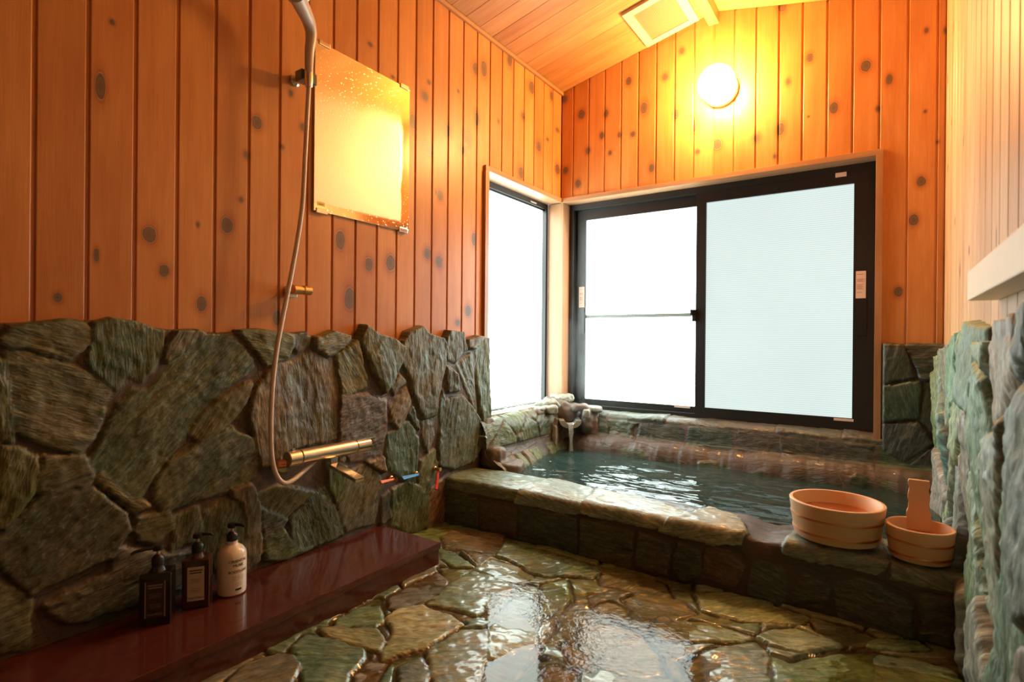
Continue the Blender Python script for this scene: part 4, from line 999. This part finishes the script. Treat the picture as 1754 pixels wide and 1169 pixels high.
# ------------------------------------------------------------------ bath mixer tap
fy0, fy1, fz = .955, 1.262, .413; FX = .105
tap = empty('mixer_tap', (FX, fy0, fz), 'horizontal chrome tube mixer tap with a flat spout on the stone wall', 'tap')
Myy = Matrix.Rotation(-math.pi/2, 4, 'X')
def cyl(bm, y0, y1, r, cx=0, cz=0, bev=.002): 
    Mt = Matrix.Translation((cx, 0, cz)) @ Myy
    lathe(bm, [(0, y0), (r-bev, y0), (r, y0+bev), (r, y1-bev), (r-bev, y1), (0, y1)], 40, mat=Mt)
FR = .0225; TL = fy1-fy0
bm = bmesh.new(); cyl(bm, .042, TL-.062, FR); from_bm('body', bm, M['chrome_dull'], tap, True)
bm = bmesh.new(); cyl(bm, .0, .041, FR); box(bm, -.003, .003, .016, .026, FR-.001, FR+.006, .001); from_bm('temperature_knob', bm, M['chrome_dull'], tap, True)
bm = bmesh.new(); cyl(bm, TL-.061, TL-.003, FR-.001); from_bm('flow_knob', bm, M['chrome'], tap, True)
bm = bmesh.new(); box(bm, -.012, .012, TL-.06, TL+.022, FR-.006, FR+.000, .002); from_bm('flow_lever', bm, M['chrome'], tap)
bm = bmesh.new(); box(bm, FR*.62, FR*.62+.0012, .065, .14, -.010, .014); 
for i in range(3): box(bm, FR*.62+.0012, FR*.62+.0015, .072, .125-.012*i, .006-.005*i, .0072-.005*i, mi=1)
ob = from_bm('print_plate', bm, [M['chrome_dull'], M['ink']], tap); ob.rotation_euler = (0, -.55, 0)
for yy in (.035, TL-.07):
    bm = bmesh.new(); tube(bm, [(-.01, yy, -.006), (-.055, yy, -.02), (-FX+.012, yy, -.03)], [.013, .012, .014], 20)
    Mt = Matrix.Translation((-FX+.03, yy, -.029)) @ Mz; lathe(bm, [(0, 0), (.026, 0), (.024, .01), (0, .012)], 32, mat=Mt); from_bm('supply_elbow', bm, M['chrome'], tap, True)
bm = bmesh.new(); tube(bm, [(-.005, .02, -.012), (-.018, -.012, -.014), (-.03, -.018, -.018)], [.012, .0125, .010], 20); from_bm('inlet_cap', bm, M['copper'], tap, True)
# spout: vertical neck then a flat tongue reaching into the room
yc = .158
bm = bmesh.new(); box(bm, -.014, .012, yc-.012, yc+.012, -.046, -.016, .002); from_bm('spout_neck', bm, M['chrome'], tap)
bm = bmesh.new(); vs = box(bm, -.010, .135, yc-.017, yc+.017, -.006, .006, .002); 
bm.transform(Matrix.Translation((0, 0, -.042)) @ Matrix.Rotation(.22, 4, 'Y')); from_bm('spout', bm, M['chrome'], tap)
bm = bmesh.new(); Mt = Matrix.Translation((-.02, yc+.05, -.036)) @ Mz; lathe(bm, [(0, -.02), (.012, -.02), (.012, .012), (.008, .016), (0, .016)], 24, mat=Mt); from_bm('drain_plug', bm, M['chrome'], tap, True)

# ------------------------------------------------------------------ three valve levers
def valve(u0, v0, u1, v1, mat, label, w=.012, th=.006, x0=.055, x1=.10):
    a = Vector(atX(u0, v0, x0)); b = Vector(atX(u1, v1, x1))   # a = stem end at wall, b = lever tip
    e = empty('valve_lever', tuple(a), label, 'valve', 'valve levers on the stone wall')
    d = b-a; Ln = d.length; 
    q = Vector((0, 1, 0)).rotation_difference(d.normalized()).to_matrix().to_4x4()
    bm = bmesh.new(); box(bm, -th/2, th/2, .0, Ln, -w/2, w/2, .0022, 3)
    for v in bm.verts:
        t = v.co.y/Ln; k = .62+.38*min(1, t*3); v.co.z *= k; v.co.x *= k
    box(bm, th/2, th/2+.001, Ln*.35, Ln*.8, -w*.18, w*.18, mi=1)
    bm.transform(q); from_bm('lever', bm, [mat, mat], e)
    bm = bmesh.new(); Mt = Matrix.Translation((-.045, 0, 0)) @ Mz; lathe(bm, [(0, 0), (.009, 0), (.009, .028), (.006, .03), (.006, .05), (.0075, .052), (.0075, .056), (0, .056)], 18, mat=Mt)
    from_bm('brass_stem', bm, M['brass'], e, True)
valve(676, 821, 652, 827, M['orange'], 'orange valve lever jutting from the stones, nearest the tap')
valve(719, 813, 689, 820, M['blue'], 'blue valve lever on a brass stem between the orange and the red lever', w=.015)
valve(751, 804, 747, 839, M['red'], 'red valve lever pointing down beside the bath curb', w=.012, x1=.085)
hk = atX(829, 748, .075); e = empty('wall_hook', tuple(hk), 'tiny chrome hook in the stone joint beside the side window', 'hook')
bm = bmesh.new(); tube(bm, catmull([(-.03, 0, 0), (.0, 0, .0), (.012, 0, -.004), (.014, 0, -.014), (.006, 0, -.018)], 5), .0025, 10); from_bm('hook_wire', bm, M['chrome'], e, True)

# ------------------------------------------------------------------ bottles
ZS = .0872
def pump(parent, h, ang, ln, droop=.004, r=.0135):
    bm = bmesh.new(); lathe(bm, [(0, h), (r, h), (r, h+.018), (r*.75, h+.022), (.006, h+.026), (0, h+.026)], 28); from_bm('pump_collar', bm, M['black'], parent, True)
    bm = bmesh.new(); lathe(bm, [(0, h+.022), (.0038, h+.022), (.0038, h+.038), (0, h+.038)], 16); from_bm('pump_stem', bm, M['vinyl'], parent, True)
    bm = bmesh.new(); lathe(bm, [(0, h+.036), (.011, h+.036), (.012, h+.040), (.010, h+.047), (0, h+.048)], 24)
    dx, dy = math.cos(ang), math.sin(ang)
    tube(bm, [(0, 0, h+.043), (dx*ln*.5, dy*ln*.5, h+.044), (dx*ln*.85, dy*ln*.85, h+.043), (dx*ln, dy*ln, h+.043-droop)], [.005, .0042, .0036, .003], 12); from_bm('pump_head', bm, M['black'], parent, True)
def facing(x, y): return math.atan2(CAM[1]-y, CAM[0]-x)
def text_face(bm, body, size, cx, z, y=0, mi=0):  # text in local frame, facing +x
    Mt = Matrix(((0, 0, 1, cx), (1, 0, 0, y), (0, 1, 0, z), (0, 0, 0, 1))); text_bm(bm, body, size, Mt, mi=mi)
# white round bottle
p3 = atZ(397, 1015, ZS); b3 = empty('pump_bottle', (p3[0], p3[1], ZS), 'round white pump bottle with black lettering, on the red ledge', 'bottle', 'pump bottles on the red ledge', rz=facing(p3[0], p3[1])+.45)
bm = bmesh.new(); R3 = .0355
lathe(bm, [(0, 0), (R3-.006, 0), (R3-.001, .004), (R3, .012), (R3, .098), (R3*.95, .110), (R3*.75, .121), (R3*.45, .128), (.0135, .131), (.0135, .139), (0, .139)], 56)
from_bm('bottle_body', bm, M['white_bottle'], b3, True)
bm = bmesh.new()
def bend(rad, z0, sk=.0):
    def f(c): a = c.x/rad; return Vector((rad*math.cos(a)+c.z, rad*math.sin(a), z0+c.y))
    return f
I4 = Matrix.Identity(4)
for body, sz, z in (('ORIENTAL', .0105, .089), ('MUSK', .0105, .078), ('BODYSOAP', .0095, .062)): text_bm(bm, body, sz, I4, bend=bend(R3+.0003, z), extr=.0003)
for i, (z, w) in enumerate(((.052, .030), (.048, .028), (.044, .024), (.034, .017), (.029, .014))):
    for k in range(12):
        a = (k/11-.5)*w/R3; a2 = a+w/R3/16; vs = [bm.verts.new((math.cos(t)*(R3+.0004), math.sin(t)*(R3+.0004), zz)) for t, zz in ((a, z), (a2, z), (a2, z+.0008), (a, z+.0008))]; bm.faces.new(vs)
for k in range(8):
    a = (k/8-.5)*.45; a2 = a+.45/8; vs = [bm.verts.new((math.cos(t)*(R3+.0004), math.sin(t)*(R3+.0004), zz)) for t, zz in ((a, .016), (a2, .016), (a2, .021), (a, .021))]; bm.faces.new(vs)
from_bm('lettering', bm, M['ink'], b3)
pump(b3, .137, .5, .036)
# square bottles
def square_bottle(u, v, rz, mat, lmat, label, w, d, h, side, word, nang, nlen):
    p_ = atZ(u, v, ZS); b = empty('pump_bottle', (p_[0], p_[1], ZS), label, 'bottle', 'pump bottles on the red ledge', rz=rz)
    bm = bmesh.new(); box(bm, -d/2, d/2, -w/2, w/2, 0, h, .006, 3); lathe(bm, [(0, h-.002), (.018, h-.002), (.014, h+.008), (.012, h+.014), (0, h+.014)], 28); from_bm('bottle_body', bm, mat, b)
    bm = bmesh.new(); lw = w*.30; x = d/2
    box(bm, x, x+.0006, -lw, lw, .020, h-.018, mi=0)
    if side:
        for s in (-1, 1): box(bm, x+.0006, x+.0009, s*lw-.0012, s*lw+.0012, .020, h-.018, mi=1)
    for i, (z, ww) in enumerate(((h-.028, .8), (h-.034, .7), (h-.048, .7), (h-.052, .6), (h-.056, .65), (.050, .6), (.046, .66), (.042, .5))):
        box(bm, x+.0006, x+.0009, -lw*ww, lw*ww, z, z+(.0028 if i < 2 else .0007), mi=1)
    lathe(bm, [(0, 0), (.0028, 0), (.0028, .0008), (0, .0008)], 12, mat=Matrix.Translation((x+.0004, 0, .060)) @ Mz)
    text_face(bm, word, .0065, x+.0007, .025, mi=1)
    ob = from_bm('label', bm, [lmat, M['label_grey'] if side else M['ink']], b)
    pump(b, h+.012, nang-rz, nlen)
square_bottle(338, 1036, -.62+.0, M['amber'], M['label'], 'square amber pump bottle with a cream label, between the white and the black bottle', .062, .046, .122, False, 'TREATMENT', .9, .034)
square_bottle(270, 1064, -.62+.0, M['dark_bottle'], M['label_dark'], 'square black pump bottle with a dark label, nearest the camera on the red ledge', .066, .05, .122, True, 'SHAMPOO', -1.75, .055)

# ------------------------------------------------------------------ wooden bath pails
def pail(name, loc_, rt, rb_, h, label, cat, hoops, th=.010):
    e = empty(name, loc_, label, cat, 'cypress bath pails on the curb')
    bm = bmesh.new(); lathe(bm, [(0, .0), (rb_-.002, .0), (rb_, .002), (rt, h-.002), (rt-.0015, h), (rt-th+.0015, h), (rt-th, h-.002), (rb_-th+.002, .014), (0, .014)], 72)
    from_bm('staves', bm, M['hinoki'], e, True).data.set_sharp_from_angle(angle=.7)
    for z in hoops:
        r = rb_+(rt-rb_)*z/h; bm = bmesh.new(); lathe(bm, [(r-.001, z-.0035), (r+.0018, z-.003), (r+.0024, z), (r+.0018, z+.003), (r-.001, z+.0035)], 72); from_bm('hoop', bm, M['copper'], e, True)
    return e
ZR = .211
pl = pail('bath_pail', (1.425, 1.838, ZR), .121, .108, .102, 'wide round cypress bath pail with two copper hoops, on the bath curb', 'pail', (.020, .062))
ld = pail('ladle_pail', (1.617, 1.80, ZR-.006), .0755, .067, .084, 'small cypress ladle pail with upright handle, on the curb beside the right wall', 'pail', (.014, .050), th=.008)
bm = bmesh.new(); pr_ = [(.027, .012), (.027, .100), (.0235, .110), (.0225, .125), (.0245, .138), (.0245, .148), (.0225, .158), (.0215, .165), (.0240, .174), (.0245, .183), (.0225, .189)]
yo = .066; vf = []; 
outl = [(-w, z) for w, z in pr_]+[(w, z) for w, z in reversed(pr_)]
a_ = [bm.verts.new((x, yo-.006, z)) for x, z in outl]; b_ = [bm.verts.new((x, yo+.006, z)) for x, z in outl]
bm.faces.new(a_); bm.faces.new(list(reversed(b_)))
for k in range(len(outl)): j = (k+1) % len(outl); bm.faces.new((a_[j], a_[k], b_[k], b_[j]))
from_bm('handle', bm, M['hinoki'], ld)

# ------------------------------------------------------------------ pale rail on the right wall
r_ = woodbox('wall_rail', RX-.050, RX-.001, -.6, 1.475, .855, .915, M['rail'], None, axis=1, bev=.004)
tag(r_, 'pale wooden rail fixed along the right wall above the green stones', 'rail')
